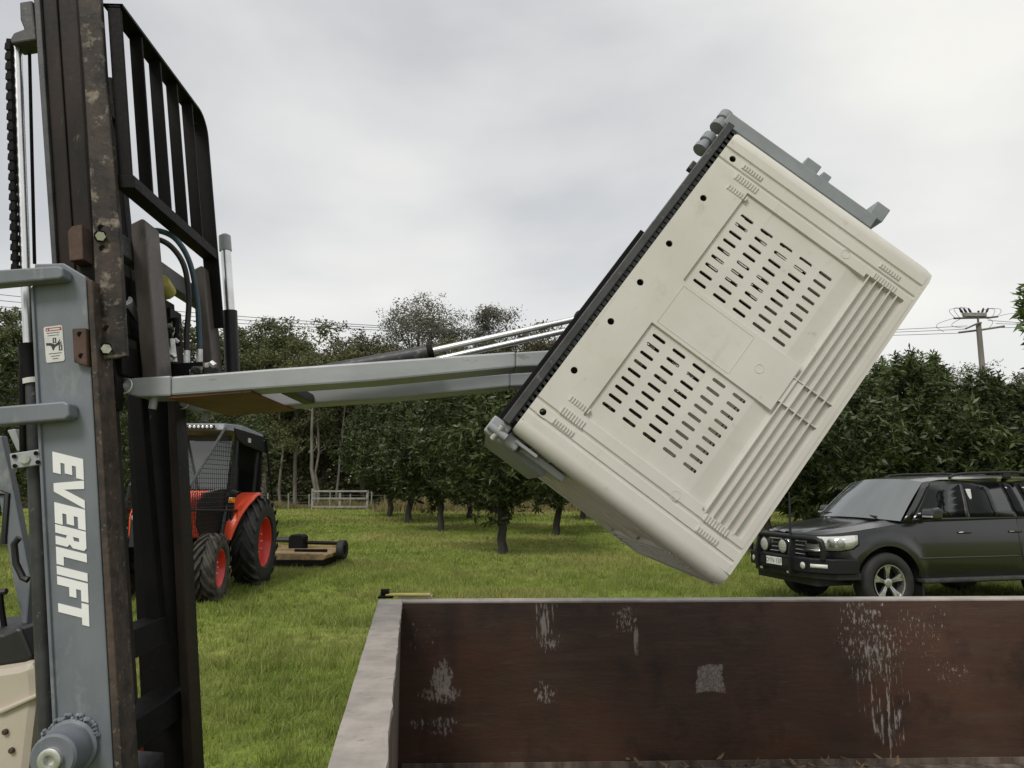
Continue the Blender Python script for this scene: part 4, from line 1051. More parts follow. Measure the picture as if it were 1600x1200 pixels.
# dry leaves lying on the tray floor against the wall
lf = MB(); base = pi_far
for i in range(150):
    s_ = random.uniform(1.2, 2.6); dd = random.uniform(.02, .35)
    p_ = base + fdn * s_ - fnn * dd; z0 = FLOORZ + random.uniform(.002, .045 if dd < .12 else .02)
    a = random.uniform(0, 6.28); L_ = random.uniform(.03, .07); W_ = L_ * random.uniform(.25, .42); tiltz = random.uniform(-.2, .9)
    d = Vector((math.cos(a), math.sin(a), tiltz)).normalized(); s2_ = d.cross(Vector((random.uniform(-.5, .5), random.uniform(-.5, .5), 1))).normalized(); n_ = d.cross(s2_)
    o_ = Vector((p_.x, p_.y, z0))
    pts = [o_, o_ + d * L_ * .35 + s2_ * W_ * .5 + n_ * W_ * .3, o_ + d * L_ * .75 + s2_ * W_ * .35 + n_ * W_ * .25, o_ + d * L_, o_ + d * L_ * .75 - s2_ * W_ * .35 + n_ * W_ * .25, o_ + d * L_ * .35 - s2_ * W_ * .5 + n_ * W_ * .3]
    lf.add(pts, [(0, 1, 2, 3), (0, 3, 4, 5)])
lfo = lf.build('leaf_litter', 'dry_leaf', recalc=False); tag(lfo, 'dry brown fallen leaves heaped along the tray floor', 'leaves', kind='stuff')
# yellow strip and black hinge on the far left corner of the tray
hz = empty('corner_latch', (po_far.x, po_far.y + .02, RIM + .006), math.atan2(fdn.y, fdn.x))
MB().box(.03, .275, .01, .075, .012, .020).build('yellow_strip', 'yellow_paint', hz, .002)
MB().box(.10, .285, .02, .09, .001, .010).build('timber_strip', 'cap_timber', hz, .002)
MB().box(-.01, .07, .0, .09, .0, .0115).build('hinge_plate', 'black_steel', hz, .002)
MB().tube([(.0, .05, .03), (.045, .05, .03)], .016, 12).build('hinge_knuckle', 'black_steel', hz, smooth=True)
MB().box(.005, .04, .03, .07, .012, .03).build('hinge_foot', 'black_steel', hz)
tag(hz, 'yellow strip with a black hinge on the far corner of the tray', 'latch')

# ------------------------------------------------------------------ machine carrying the mast (only its edge is in view)
cu, cw = UZ(20, 1150, 3.1)[0], 3.1
carrier, OFC = lift_empty('carrier_tractor', cu, cw)
tag(carrier, 'beige and dark grey rear body of the machine carrying the mast', 'tractor')
def cpz(name, poly, w0, w1, mat, par=carrier, bevel=.01):
    return MB().prism(pz(poly, w0), w0, w1).build(name, mat, par, bevel, off=OFC)
bp = cpz('mudguard', [(-260, 1080), (30, 1038), (52, 1030), (57, 1050), (60, 1085), (40, 1260), (-260, 1330)], 2.75, 3.25, 'beige_panel', bevel=.03)
cpz('mudguard_lip', [(-260, 1132), (0, 1108), (58, 1083), (59, 1090), (2, 1116), (-260, 1142)], 2.735, 2.76, 'beige_panel', bp, .006)
for (x, y) in ((9, 1143), (19, 1172)):
    MB().lathe([(.010, 0), (.010, -.008), (.006, -.011)], P3(x, y, 2.748), (0, 1, 0), 8).build('bolt', 'red_rust', bp, off=OFC)
cpz('dash_panel', [(-200, 1000), (5, 990), (28, 980), (34, 984), (52, 1028), (44, 1034), (-200, 1072)], 2.78, 3.2, 'black_plastic', bevel=.012)
lt_ = MB().tube([P3(8, 986, 2.95), P3(3, 955, 2.95), P3(0, 925, 2.95)], .010, 8).build('lever', 'black_steel', carrier, off=OFC)
MB().tube([P3(-14, 927, 2.95), P3(10, 924, 2.95)], .012, 8).build('lever_grip', 'black_plastic', carrier, off=OFC, smooth=True)
cpz('stay_plate', [(-30, 690), (2, 680), (22, 770), (48, 905), (40, 1000), (20, 905), (0, 790)], 3.0, 3.04, 'grey_paint', bevel=.006)
cpz('stay_bracket', [(11, 672), (24, 670), (34, 702), (27, 706)], 2.9, 2.93, 'light_grey_paint', bevel=.003)
MB().tube([P3(30, 840, 2.8), P3(22, 850, 2.8), P3(25, 880, 2.8), P3(36, 903, 2.8), P3(44, 906, 2.8)], .012, 8).build('hose', 'hose_black', carrier, off=OFC, smooth=True)
MB().tube([P3(0, 770, 3.0), P3(12, 772, 3.0), P3(6, 850, 3.0)], .012, 8).build('hose', 'hose_black', carrier, off=OFC, smooth=True)
cpz('rear_axle_housing', [(-260, 1100), (-120, 1095), (-100, 1330), (-260, 1340)], 2.8, 3.3, 'dark_grey_steel', bevel=.02)
cpz('chassis_bar', [(-250, 1230), (100, 1235), (180, 1240), (180, 1330), (-250, 1330)], 2.7, 3.1, 'dark_grey_steel', bevel=.01)
cpz('red_reflector', [(213, 1158), (228, 1155), (230, 1174), (214, 1179)], 3.32, 3.34, 'label_red', bevel=.002)

# ------------------------------------------------------------------ wheels
def tyre(name, Rr, Wd, rim_r, mat, parent, loc, lugs=0, squash=.75):
    h = Wd / 2
    prof = [(rim_r, -h * .72), (rim_r + .03, -h * .95), ((Rr + rim_r) / 2, -h * 1.0), (Rr * .95, -h * .9), (Rr * .985, -h * .72), (Rr, -h * .4), (Rr, h * .4), (Rr * .985, h * .72), (Rr * .95, h * .9), ((Rr + rim_r) / 2, h), (rim_r + .03, h * .95), (rim_r, h * .72)]
    o = MB().lathe(prof, (0, 0, 0), (0, 1, 0), 48, closed=True).build(name, mat, parent, smooth=50); o.location = loc
    if lugs:
        mb = MB()
        for sd in (-1, 1):
            for k in range(lugs):
                a0 = 2 * math.pi * (k + (.5 if sd > 0 else 0)) / lugs; n = 4; lw = .032 + .02 * Rr
                P_ = []
                for i in range(n + 1):
                    f = i / n; y = sd * (h * .04 + f * h * .98); a = a0 - f * .62 * (.75 / Rr) ** .4 * .8
                    rr = Rr * (1 - (.045 if f > .85 else .012 * f)); hh = .045 * (1 - .2 * f) 
                    for (da, r_) in ((-lw / Rr, rr - .02), (-lw * .75 / Rr, rr + hh), (lw * .75 / Rr, rr + hh), (lw / Rr, rr - .02)):
                        P_.append((r_ * math.cos(a + da), y, r_ * math.sin(a + da)))
                fs = [(i * 4 + q, i * 4 + (q + 1) % 4, (i + 1) * 4 + (q + 1) % 4, (i + 1) * 4 + q) for i in range(n) for q in range(4)] + [(0, 1, 2, 3), (n * 4 + 3, n * 4 + 2, n * 4 + 1, n * 4)]
                mb.add(P_, fs)
        mb.build('tread_lugs', mat, o)
    return o

cwh = tyre('tyre', .62, .36, .36, 'dirty_rubber', carrier, (-.78, .0, .62), 17)
MB().lathe([(.37, -.15), (.34, -.12), (.2, -.02), (.03, -.04)], (0, 0, 0), (0, 1, 0), 32, cap=False).build('rim', 'beige_panel', cwh)

# ------------------------------------------------------------------ orange tractor with forestry guard
trac = empty('orange_tractor', (-5.32, 13.45, gzf(-5.3, 13)), R(-90 + 2.0) )
tag(trac, 'orange tractor with black mesh cab guard and red wheel rims behind the mast', 'tractor')
def tractor_wheel(x, y, Rr, Wd, steer=0):
    side = 1 if y > 0 else -1
    o = tyre('tyre', Rr, Wd, Rr * .58, 'dirty_rubber' if Rr < .6 else 'rubber', trac, (x, y, Rr + .01), 19 if Rr > .6 else 17)
    o.rotation_euler = (0, 0, steer)
    rr = Rr * .58
    rim = MB().lathe([(rr + .012, side * Wd * .36), (rr + .012, side * Wd * .40), (rr - .012, side * Wd * .40), (rr - .03, side * Wd * .30), (rr - .05, side * Wd * .10), (rr * .62, side * Wd * .02), (rr * .60, side * Wd * .10), (rr * .25, side * Wd * .14), (.02, side * Wd * .16)], (0, 0, 0), (0, 1, 0), 40, cap=False).build('rim', 'red_rim', o, smooth=35)
    for k in range(8):
        a = k * math.pi / 4
        MB().lathe([(.016, 0), (.016, side * .03), (.01, side * .035)], (rr * .42 * math.cos(a), side * Wd * .12, rr * .42 * math.sin(a)), (0, 1, 0), 6).build('wheel_nut', 'zinc_bolt', rim)
for y in (.72, -.72):
    tractor_wheel(0, y, .735, .44); tractor_wheel(2.02, y * .97, .485, .34, R(4))
B = lambda: MB()
hood = B().prism([(.75, .92), (2.42, .92), (2.5, 1.0), (2.52, 1.3), (2.42, 1.46), (2.1, 1.56), (.75, 1.66)], -.36, .36).build('bonnet', 'orange_paint', trac, .06)
B().prism([(.70, .90), (1.60, .90), (1.85, 1.15), (1.80, 1.50), (1.5, 1.62), (.70, 1.70)], .30, .375).build('side_grille', 'black_plastic', hood, .02)
B().box(2.525, 2.56, -.3, .3, .85, 1.35).build('front_grille', 'black_plastic', hood, .01)
for yy in (.2, -.2):
    B().lathe([(.07, 0), (.07, .03), (.05, .04)], (2.56, yy, 1.28), (1, 0, 0), 16).build('headlight', 'lamp_glass', hood)
B().prism([(-.5, .55), (2.45, .55), (2.45, .80), (1.0, .91), (-.5, .95)], -.24, .24).build('chassis', 'black_plastic', trac, .02)
B().tube([(2.02, -.62, .5), (2.02, .62, .5)], .08, 12).build('front_axle', 'black_steel', trac)
B().tube([(0, -.62, .74), (0, .62, .74)], .14, 14).build('rear_axle', 'black_steel', trac)
# cab: floor, pillars, roof, glass
B().box(-.45, .80, -.50, .50, .95, 1.12).build('cab_floor', 'black_plastic', trac, .01)
roof = B().add([(1.05, -.46, 2.66), (1.05, .46, 2.66), (.55, .60, 2.64), (-.75, .62, 2.58), (-.75, -.62, 2.58), (.55, -.60, 2.64),
    (1.0, -.44, 2.78), (1.0, .44, 2.78), (.5, .55, 2.80), (-.7, .56, 2.72), (-.7, -.56, 2.72), (.5, -.55, 2.80)],
    [(5, 4, 3, 2, 1, 0), (6, 7, 8, 9, 10, 11), (0, 1, 7, 6), (1, 2, 8, 7), (2, 3, 9, 8), (3, 4, 10, 9), (4, 5, 11, 10), (5, 0, 6, 11)]).build('roof', 'grey_paint', trac, .02)
lb = B().box(1.06, 1.11, -.35, .30, 2.68, 2.745).build('light_bar', 'black_plastic', roof, .006)
for k in range(9):
    B().lathe([(.026, 0), (.026, .006), (.015, .010)], (1.111, -.31 + k * .0705, 2.712), (1, 0, 0), 10).build('led_lamp', 'lamp_glass', lb)
for (x0, y0, x1, y1) in ((.80, .50, .62, .52), (-.42, .50, -.6, .53)):
    for sd in (1, -1):
        B().tube([(x0, sd * y0, 1.1), (x1, sd * y1, 2.64)], .035, 8).build('cab_pillar', 'black_paint', trac)
B().box(-.30, .15, -.26, .26, 1.12, 1.62).build('seat', 'black_plastic', trac, .05)
B().box(-.42, -.28, -.26, .26, 1.5, 2.1).build('seat_back', 'black_plastic', trac, .05)
B().tube([(.45, .0, 1.75), (.75, .0, 1.3)], .03, 8).build('steering_column', 'black_plastic', trac)
B().add([(.82, -.46, 1.68), (.82, .46, 1.68), (.66, .46, 2.6), (.66, -.46, 2.6)], [(0, 1, 2, 3)]).build('windscreen', 'cab_glass', trac)
# guard: sloping front posts from roof to bonnet, side panels of mesh
for sd in (1, -1):
    B().tube([(1.04, sd * .46, 2.70), (2.35, sd * .44, 1.72)], .024, 8).build('guard_post', 'dark_grey_steel', trac)
    B().tube([(2.35, sd * .44, 1.72), (2.52, sd * .44, .95)], .022, 8).build('guard_post', 'black_paint', trac)
    B().tube([(2.48, sd * .45, 1.38), (.72, sd * .62, 1.32)], .018, 8).build('guard_rail', 'black_paint', trac)
    B().tube([(.80, sd * .55, 1.0), (.78, sd * .58, 1.75), (.7, sd * .56, 2.68)], .028, 8).build('guard_post', 'black_paint', trac)
    sp2 = B().prism([(1.02, 2.70), (-.72, 2.66), (-1.0, 2.35), (.55, 2.46), (.90, 2.55)], 0, .02).build('side_hood', 'black_paint', trac)
    sp2.location = (0, sd * .60 - .01, 0)
    B().tube([(-.74, sd * .62, 2.64), (-1.15, sd * .68, 1.5)], .022, 8).build('guard_post', 'black_paint', trac)
    msh = MB()
    def inside_top(x): return 2.66 - (x - 1.04) * (.98 / 1.31) if x > 1.04 else 2.62
    x = .84
    while x < 2.3:
        yb = .62 - (x - .72) * .17 / 1.76
        msh.tube([(x, sd * yb * .98, 1.36), (x, sd * .46, inside_top(x))], .0045, 4, False); x += .075
    z = 1.4
    while z < 2.6:
        xe = min(2.33, 1.04 + (2.66 - z) * 1.31 / .98) ; yb = .60 - (z - 1.36) * .1
        msh.tube([(.80, sd * yb, z), (xe, sd * .455, z)], .0045, 4, False); z += .075
    msh.build('guard_mesh', 'black_paint', trac)
    x = .9; ms2 = MB()
    while x < 2.5:
        ms2.tube([(x, sd * .44, 1.0), (x, sd * .44, 1.62)], .004, 4, False); x += .07
    for z in np.arange(1.02, 1.62, .07): ms2.tube([(.9, sd * .441, z), (2.48, sd * .441, z)], .004, 4, False)
    ms2.build('bonnet_mesh', 'black_paint', trac)
    B().box(-.70, -.66, sd * .1, sd * .58, 1.15, 2.55).build('rear_guard', 'black_paint', trac)
    # arched rear mudguard
    fm_ = MB(); n = 14
    for i in range(n + 1):
        a = R(6 + 84 * i / n); r_ = .90 - .06 * i / n
        y0 = .46; y1 = .60 + .20 * min(1, i / 9)
        for (rr_, yy) in ((r_, y0), (r_ + .035, y0 + .03), (r_ + .035, y1 - .03), (r_, y1), (r_ - .02, y1), (r_ - .02, y0)):
            fm_.v.append((rr_ * math.cos(a), sd * yy, .745 + rr_ * math.sin(a)))
    for i in range(n):
        for k in range(6): fm_.f.append((i * 6 + k, i * 6 + (k + 1) % 6, (i + 1) * 6 + (k + 1) % 6, (i + 1) * 6 + k))
    fm_.f += [tuple(range(6)), tuple(range(n * 6 + 5, n * 6 - 1, -1))]
    fm_.build('mudguard', 'orange_paint', trac, smooth=40)
    f2 = MB(); 
    for i in range(n + 1):
        a = R(6 + 90 * i / n)
        for yy in (.40, .457): f2.v.append((.80 * math.cos(a) + .06, sd * yy, .78 + .86 * math.sin(a)))
    for i in range(n): f2.f.append((i * 2, i * 2 + 1, i * 2 + 3, i * 2 + 2))
    f2.build('inner_mudguard', 'grey_paint', trac)
    B().box(.80, .86, sd * .56 - .05, sd * .56 + .05, 1.45, 1.54).build('indicator', 'amber', trac, .01)
    B().lathe([(.05, 0), (.05, .03), (.03, .04)], (.86, sd * .60, 1.62), (1, 0, 0), 14).build('work_lamp', 'black_plastic', trac)
B().box(.16, .30, .612, .622, 2.50, 2.58).build('sticker', 'label_white', trac)
B().tube([(.62, .50, 1.2), (.40, .70, .95)], .03, 8).build('step', 'black_steel', trac)
B().box(.4, .8, .45, .7, .55, .60).build('step', 'black_steel', trac)
B().box(-1.3, -.4, -.05, .05, .5, .6).build('linkage', 'black_steel', trac)

# ------------------------------------------------------------------ slasher (rotary mower) behind the tractor
sl = empty('rotary_slasher', (-4.95, 16.9, gzf(-5, 17)), R(-3))
tag(sl, 'rusty yellow rotary slasher mower on the grass beside the tractor wheel', 'mower')
deck = B().prism([(-1.15, .20), (1.02, .20), (1.10, .24), (1.10, .31), (1.02, .34), (-1.15, .36)], -.95, .75).build('deck', 'slasher_yellow', sl, .015)
B().box(-1.1, 1.05, -.954, .754, .08, .198).build('skirt', 'black_steel', sl)
B().box(-1.1, .9, -.5, -.42, .33, .40).build('deck_rib', 'slasher_yellow', deck)
B().box(-1.1, .9, .42, .5, .33, .40).build('deck_rib', 'slasher_yellow', deck)
B().prism([(.0, .33), (.34, .33), (.34, .62), (.28, .68), (.06, .68), (0, .62)], -.18, .16).build('gearbox', 'black_steel', sl, .02)
B().tube([(.0, -.02, .56), (-.45, -.02, .56), (-1.15, -.05, .60)], [.07, .055, .045], 10).build('drive_shaft', 'black_plastic', sl)
B().tube([(.34, 0, .5), (1.2, 0, .48)], .04, 8).build('tail_arm', 'black_steel', sl)
B().box(.3, 1.0, -.62, -.55, .33, .40).build('chain_guard', 'black_steel', sl)
tw = tyre('tail_wheel', .21, .16, .10, 'rubber', sl, (1.25, -.3, .37)); tw.rotation_euler = (0, 0, R(86))
MB().lathe([(.12, -.05), (.10, .0), (.12, .05)], (0, 0, 0), (0, 1, 0), 20).build('rim', 'black_steel', tw)
B().tube([(1.1, -.1, .47), (1.28, -.22, .48), (1.28, -.24, .35)], .03, 8).build('wheel_fork', 'black_steel', sl)

# ------------------------------------------------------------------ black four wheel drive
TH = R(14)
hdir = Vector((-math.cos(TH), -math.sin(TH), 0)); ldir = Vector((math.sin(TH), -math.cos(TH), 0))
wc = on_z(1381, 911, .41)
cloc = wc - hdir * 1.50 - ldir * .84
car = empty('black_four_wheel_drive', (cloc.x, cloc.y, gzf(cloc.x, cloc.y)), math.pi + TH)
tag(car, 'black four wheel drive wagon with black bull bar parked on the grass', 'car')
def interp(x, tab):
    for (x0, y0), (x1, y1) in zip(tab, tab[1:]):
        if x0 <= x <= x1:
            k = (x - x0) / (x1 - x0); return y0 + (y1 - y0) * k
    return tab[0][1] if x < tab[0][0] else tab[-1][1]
out = [(2.40, 0), (2.395, .25), (2.37, .48), (2.30, .68), (2.18, .82), (2.0, .905), (1.8, .945), (1.5, .965), (1.2, .962), (.9, .955), (0, .955), (-.8, .957), (-1.35, .965), (-1.8, .955), (-2.2, .925), (-2.45, .86), (-2.56, .7), (-2.58, .4), (-2.58, 0)]
# resample the plan outline finely
pl = []
for (a, b_) in zip(out, out[1:]):
    n = max(2, int(math.hypot(b_[0] - a[0], b_[1] - a[1]) / .04))
    for i in range(n): pl.append((a[0] + (b_[0] - a[0]) * i / n, a[1] + (b_[1] - a[1]) * i / n))
pl.append(out[-1])
ztop_t = [(-2.6, 1.27), (-1.5, 1.265), (.6, 1.235), (.95, 1.215), (1.3, 1.185), (1.8, 1.12), (2.2, 1.06), (2.4, 1.03)]
prof_t = [(.3, .945), (.45, .965), (.62, .992), (.80, 1.0), (.98, .995), (1.12, .978), (1.20, .955), (1.30, .94)]
def zbot(x):
    z = .43 if x < 1.9 else .50
    for xc in (1.5, -1.35):
        d = abs(x - xc)
        if d < .50: z = max(z, .40 + math.sqrt(.50 ** 2 - d * d) * 1.0)
    return z
def ring_pt(x, y, z):
    k = interp(z, prof_t); cx = .0
    flare = 0
    for xc in (1.5, -1.35):
        d = math.hypot(x - xc, z - .42)
        if d < .66 and y > .8: flare = max(flare, .022 * min(1, (.66 - d) / .08))
    return (x - (1 - k) * x * .55, y * k + flare, z)
NR = 11; body = MB()
for sd in (1, -1):
    b0 = len(body.v)
    for (x, y) in pl:
        zb, zt = zbot(x), interp(x, ztop_t)
        for r in range(NR):
            p_ = ring_pt(x, y, zb + (zt - zb) * r / (NR - 1)); body.v.append((p_[0], sd * p_[1], p_[2]))
    for i in range(len(pl) - 1):
        for r in range(NR - 1):
            body.f.append((b0 + i * NR + r, b0 + (i + 1) * NR + r, b0 + (i + 1) * NR + r + 1, b0 + i * NR + r + 1))
bo = body.build('body', 'car_paint', car, smooth=40)
# bonnet with crown and two creases
hm = MB(); nx, ny = 26, 25
def edge_y(x):
    best = min(pl[:60], key=lambda q: abs(q[0] - x)) if x > .8 else (x, .955)
    z = interp(x, ztop_t); return ring_pt(best[0], best[1], z)
hx = [(.98 + (2.385 - .98) * (i / (nx - 1))) for i in range(nx)]
for x in hx:
    ye = interp(x, [(.8, .905), (1.5, .915), (1.9, .885), (2.1, .82), (2.25, .70), (2.34, .50), (2.385, .15)])
    for j in range(ny):
        s_ = -1 + 2 * j / (ny - 1); y = ye * s_
        z = interp(x, ztop_t) + .055 * (1 - abs(s_) ** 2.4) - (.03 * max(0, (x - 2.15) / .25) ** 2)
        z += .016 * math.exp(-((abs(s_) - .72) / .07) ** 2) - .012 * math.exp(-((abs(s_) - .50) / .12) ** 2)
        hm.v.append((x, y, z - .006 + .004))
for i in range(nx - 1):
    for j in range(ny - 1): hm.f.append((i * ny + j, i * ny + j + 1, (i + 1) * ny + j + 1, (i + 1) * ny + j))
hm.build('bonnet', 'car_paint', car, smooth=True)
# cabin shell: roof and pillars
gm_ = MB()
RT = [(.605, 1.755, .70), (.36, 1.80, .725), (-.5, 1.825, .735), (-1.2, 1.82, .735), (-2.0, 1.785, .715), (-2.3, 1.755, .70)]
for (x, z, y) in RT:
    for j in range(13):
        s_ = -1 + 2 * j / 12; gm_.v.append((x + (.10 * (1 - s_ * s_) if x > .5 else 0), y * s_, z + .055 * (1 - abs(s_) ** 3)))
for i in range(len(RT) - 1):
    for j in range(12): gm_.f.append((i * 13 + j, i * 13 + j + 1, (i + 1) * 13 + j + 1, (i + 1) * 13 + j))
gm_.build('roof', 'car_paint', car, smooth=True)
def sidep(x, z, o=0.0): return (x, .912 - (z - 1.22) * .33 + o + .02 * math.sin(max(0, min(1, (z - 1.2) / .6)) * math.pi), z)
def side_poly(name, poly, mat, o=0.0, parent=car, sds=(1, -1), nz=5):
    """slab following the leaning cabin side; poly is bottom edge / top edge pairs"""
    (b0, b1), (t0, t1) = poly
    for sd in sds:
        mb = MB()
        for k in range(nz + 1):
            f = k / nz
            for (p0, p1) in ((b0, t0), (b1, t1)):
                x = p0[0] + (p1[0] - p0[0]) * f; z = p0[1] + (p1[1] - p0[1]) * f; q = sidep(x, z, o); mb.v.append((q[0], sd * q[1], q[2]))
        for k in range(nz): mb.f.append((k * 2, k * 2 + 1, k * 2 + 3, k * 2 + 2))
        ob = mb.build(name, mat, parent, smooth=True)
        md = ob.modifiers.new('thick', 'SOLIDIFY'); md.thickness = .012; md.offset = 0
side_poly('cabin_side', (((1.15, 1.205), (-2.45, 1.27)), ((.585, 1.772), (-2.25, 1.772))), 'car_paint', 0)
side_poly('a_pillar', (((1.22, 1.20), (1.06, 1.225)), ((.655, 1.76), (.53, 1.775))), 'car_paint', .008)
side_poly('side_window', (((.98, 1.262), (.13, 1.268)), ((.565, 1.715), (.045, 1.738))), 'car_glass', .011)
side_poly('side_window', (((.045, 1.268), (-.72, 1.275)), ((-.02, 1.742), (-.66, 1.75))), 'car_glass', .011)
side_poly('side_window', (((-.80, 1.278), (-1.02, 1.28)), ((-.74, 1.75), (-.93, 1.75))), 'car_glass', .011)
side_poly('side_window', (((-1.12, 1.282), (-2.15, 1.29)), ((-1.03, 1.745), (-2.0, 1.735))), 'car_glass', .011)
side_poly('window_trim', (((.13, 1.268), (.085, 1.268)), ((.045, 1.738), (.005, 1.74))), 'dark_grey_steel', .013)
side_poly('belt_trim', (((1.02, 1.24), (-2.3, 1.262)), ((1.02, 1.253), (-2.3, 1.275))), 'black_plastic', .016)
# windscreen, rear
wsm = MB(); n = 12
for k in range(7):
    f = k / 6
    for j in range(n + 1):
        s_ = -1 + 2 * j / n; yb, yt = .875, .705
        y = s_ * (yb + (yt - yb) * f)
        x = (1.19 + .15 * (1 - s_ * s_)) * (1 - f) + (.62 + .105 * (1 - s_ * s_)) * f
        z = (1.225 + .03 * (1 - s_ * s_)) * (1 - f) + (1.765 + .05 * (1 - abs(s_) ** 3)) * f
        wsm.v.append((x, y, z + .02 * math.sin(f * math.pi)))
for k in range(6):
    for j in range(n): wsm.f.append((k * (n + 1) + j, k * (n + 1) + j + 1, (k + 1) * (n + 1) + j + 1, (k + 1) * (n + 1) + j))
wsm.build('windscreen', 'windscreen_glass', car, smooth=True)
for yy in (.30, -.35):
    B().tube([(1.30, yy + .25, 1.275), (1.24, yy - .05, 1.29), (1.19, yy - .42, 1.305)], .012, 6).build('wiper', 'black_plastic', car)
B().add([(-2.5, -.85, 1.27), (-2.5, .85, 1.27), (-2.28, .69, 1.765), (-2.28, -.69, 1.765)], [(0, 1, 2, 3)]).build('tailgate_window', 'car_glass', car)
# roof rails
for sd in (1, -1):
    r_ = B().tube([(.10, sd * .655, 1.83), (-.0, sd * .65, 1.875), (-.22, sd * .645, 1.895), (-1.0, sd * .645, 1.915), (-1.9, sd * .645, 1.89), (-2.05, sd * .645, 1.82)], .019, 10).build('roof_rail', 'black_plastic', car, smooth=True)
    for xx in (-.95,): B().box(xx - .07, xx + .07, sd * .645 - .015, sd * .645 + .015, 1.84, 1.91).build('rail_foot', 'black_plastic', r_)
# doors: shut lines, handles, side step, mirrors
for xs_ in ([(1.02, .47), (1.05, 1.0), (.97, 1.21)], [(.10, .45), (.09, 1.25)], [(-.78, .62), (-.74, 1.0), (-.80, 1.26)]):
    pts = []
    for (x, z) in xs_:
        q = ring_pt(x, .957, z); pts.append((q[0], q[1] + .0005, q[2]))
    B().tube(pts, .005, 6).build('door_gap', 'black_plastic', car)
for xx in (.20, -.68):
    q = ring_pt(xx, .957, 1.06)
    h_ = B().tube([(xx + .10, q[1] + .004, 1.06), (xx + .06, q[1] + .035, 1.065), (xx - .08, q[1] + .035, 1.062), (xx - .11, q[1] + .004, 1.06)], .014, 8).build('door_handle', 'car_paint', car, smooth=True)
B().prism([(1.0, .40), (-.85, .40), (-.85, .45), (1.0, .45)], .88, 1.03).build('side_step', 'dark_grey_steel', car, .012)
B().prism([(1.0, .40), (-.85, .40), (-.85, .45), (1.0, .45)], -1.03, -.88).build('side_step', 'dark_grey_steel', car, .012)
crease = [ring_pt(x, .957, .72) for x in np.linspace(.98, -.7, 8)]
B().tube([(p_[0], p_[1] - .007, p_[2]) for p_ in crease], .014, 8).build('door_moulding', 'car_paint', car, smooth=True)
for sd in (1, -1):
    mr = B().prism([(.78, 1.25), (.94, 1.25), (.98, 1.30), (.94, 1.40), (.82, 1.42), (.77, 1.38)], sd * .985, sd * 1.20).build('door_mirror', 'car_paint', car, .035)
    B().box(.945, .976, sd * 1.04, sd * 1.195, 1.285, 1.305).build('mirror_indicator', 'lamp_glass', mr)
    B().box(.80, .94, sd * .90, sd * 1.0, 1.225, 1.26).build('mirror_arm', 'black_plastic', mr)
# lamps and grille
def wrap(name, pts, z0, z1, mat, o, parent=car, sd=1, zt=None):
    mb = MB(); n = len(pts)
    for i, (x, y) in enumerate(pts):
        for z in (z0[i] if isinstance(z0, list) else z0, z1[i] if isinstance(z1, list) else z1):
            mb.v.append((x + o * .7, sd * (y + o * .7), z))
    for i in range(n - 1): mb.f.append((i * 2, i * 2 + 2, i * 2 + 3, i * 2 + 1))
    ob = mb.build(name, mat, parent, smooth=True); md = ob.modifiers.new('thick', 'SOLIDIFY'); md.thickness = .02; md.offset = 0
    return ob
for sd in (1, -1):
    hl = wrap('headlight', [(2.385, .34), (2.335, .58), (2.26, .715), (2.14, .83), (2.0, .893), (1.93, .915)], [.86, .845, .835, .84, .87, .93], [1.005, 1.015, 1.02, 1.03, 1.045, 1.05], 'lamp_glass', .018, sd=sd)
    wrap('headlight_insert', [(2.376, .44), (2.338, .585), (2.29, .67)], .915, 0.985, 'black_plastic', .030, hl, sd)
    wrap('headlight_surround', [(2.382, .33), (2.33, .58), (2.255, .72), (2.135, .835), (1.995, .90), (1.915, .92)], [.845, .83, .82, .825, .855, .915], [1.015, 1.027, 1.032, 1.042, 1.058, 1.063], 'black_plastic', .008, hl, sd)
    for (x, y) in ((2.30, .66), (2.22, .765), (2.13, .845)):
        MB().lathe([(.058, 0), (.052, .010), (.02, .014)], (x + .03, sd * (y + .02), .945), (1, sd * (.35 if y < .7 else .8), 0), 18).build('projector_lens', 'chrome', hl, smooth=True)
    wrap('chrome_strip', [(2.39, .40), (2.345, .58), (2.28, .70)], .800, .842, 'chrome', .016, sd=sd)
B().box(2.40, 2.44, .33, .43, .93, .99).build('radar_cover', 'chrome', car, .006)
gr_ = B().box(2.385, 2.405, -.42, .42, .72, 1.0).build('grille', 'black_plastic', car)
for z in (.76, .82, .88, .94, .985):
    B().tube([(2.40, -.42, z), (2.415, 0, z + .004), (2.40, .42, z)], .0105, 8).build('grille_bar', 'chrome', gr_, smooth=True)
em = empty('emblem'); em.parent = gr_; em.location = (2.432, .0, .895)
for (a, b_, cz) in ((.095, .066, 0), (.038, .060, .004), (.066, .026, .032)):
    pts = [(0, a * math.cos(q), cz + b_ * math.sin(q)) for q in [i * 2 * math.pi / 24 for i in range(25)]]
    B().tube(pts, .008, 6).build('emblem_ring', 'chrome', em, smooth=True)
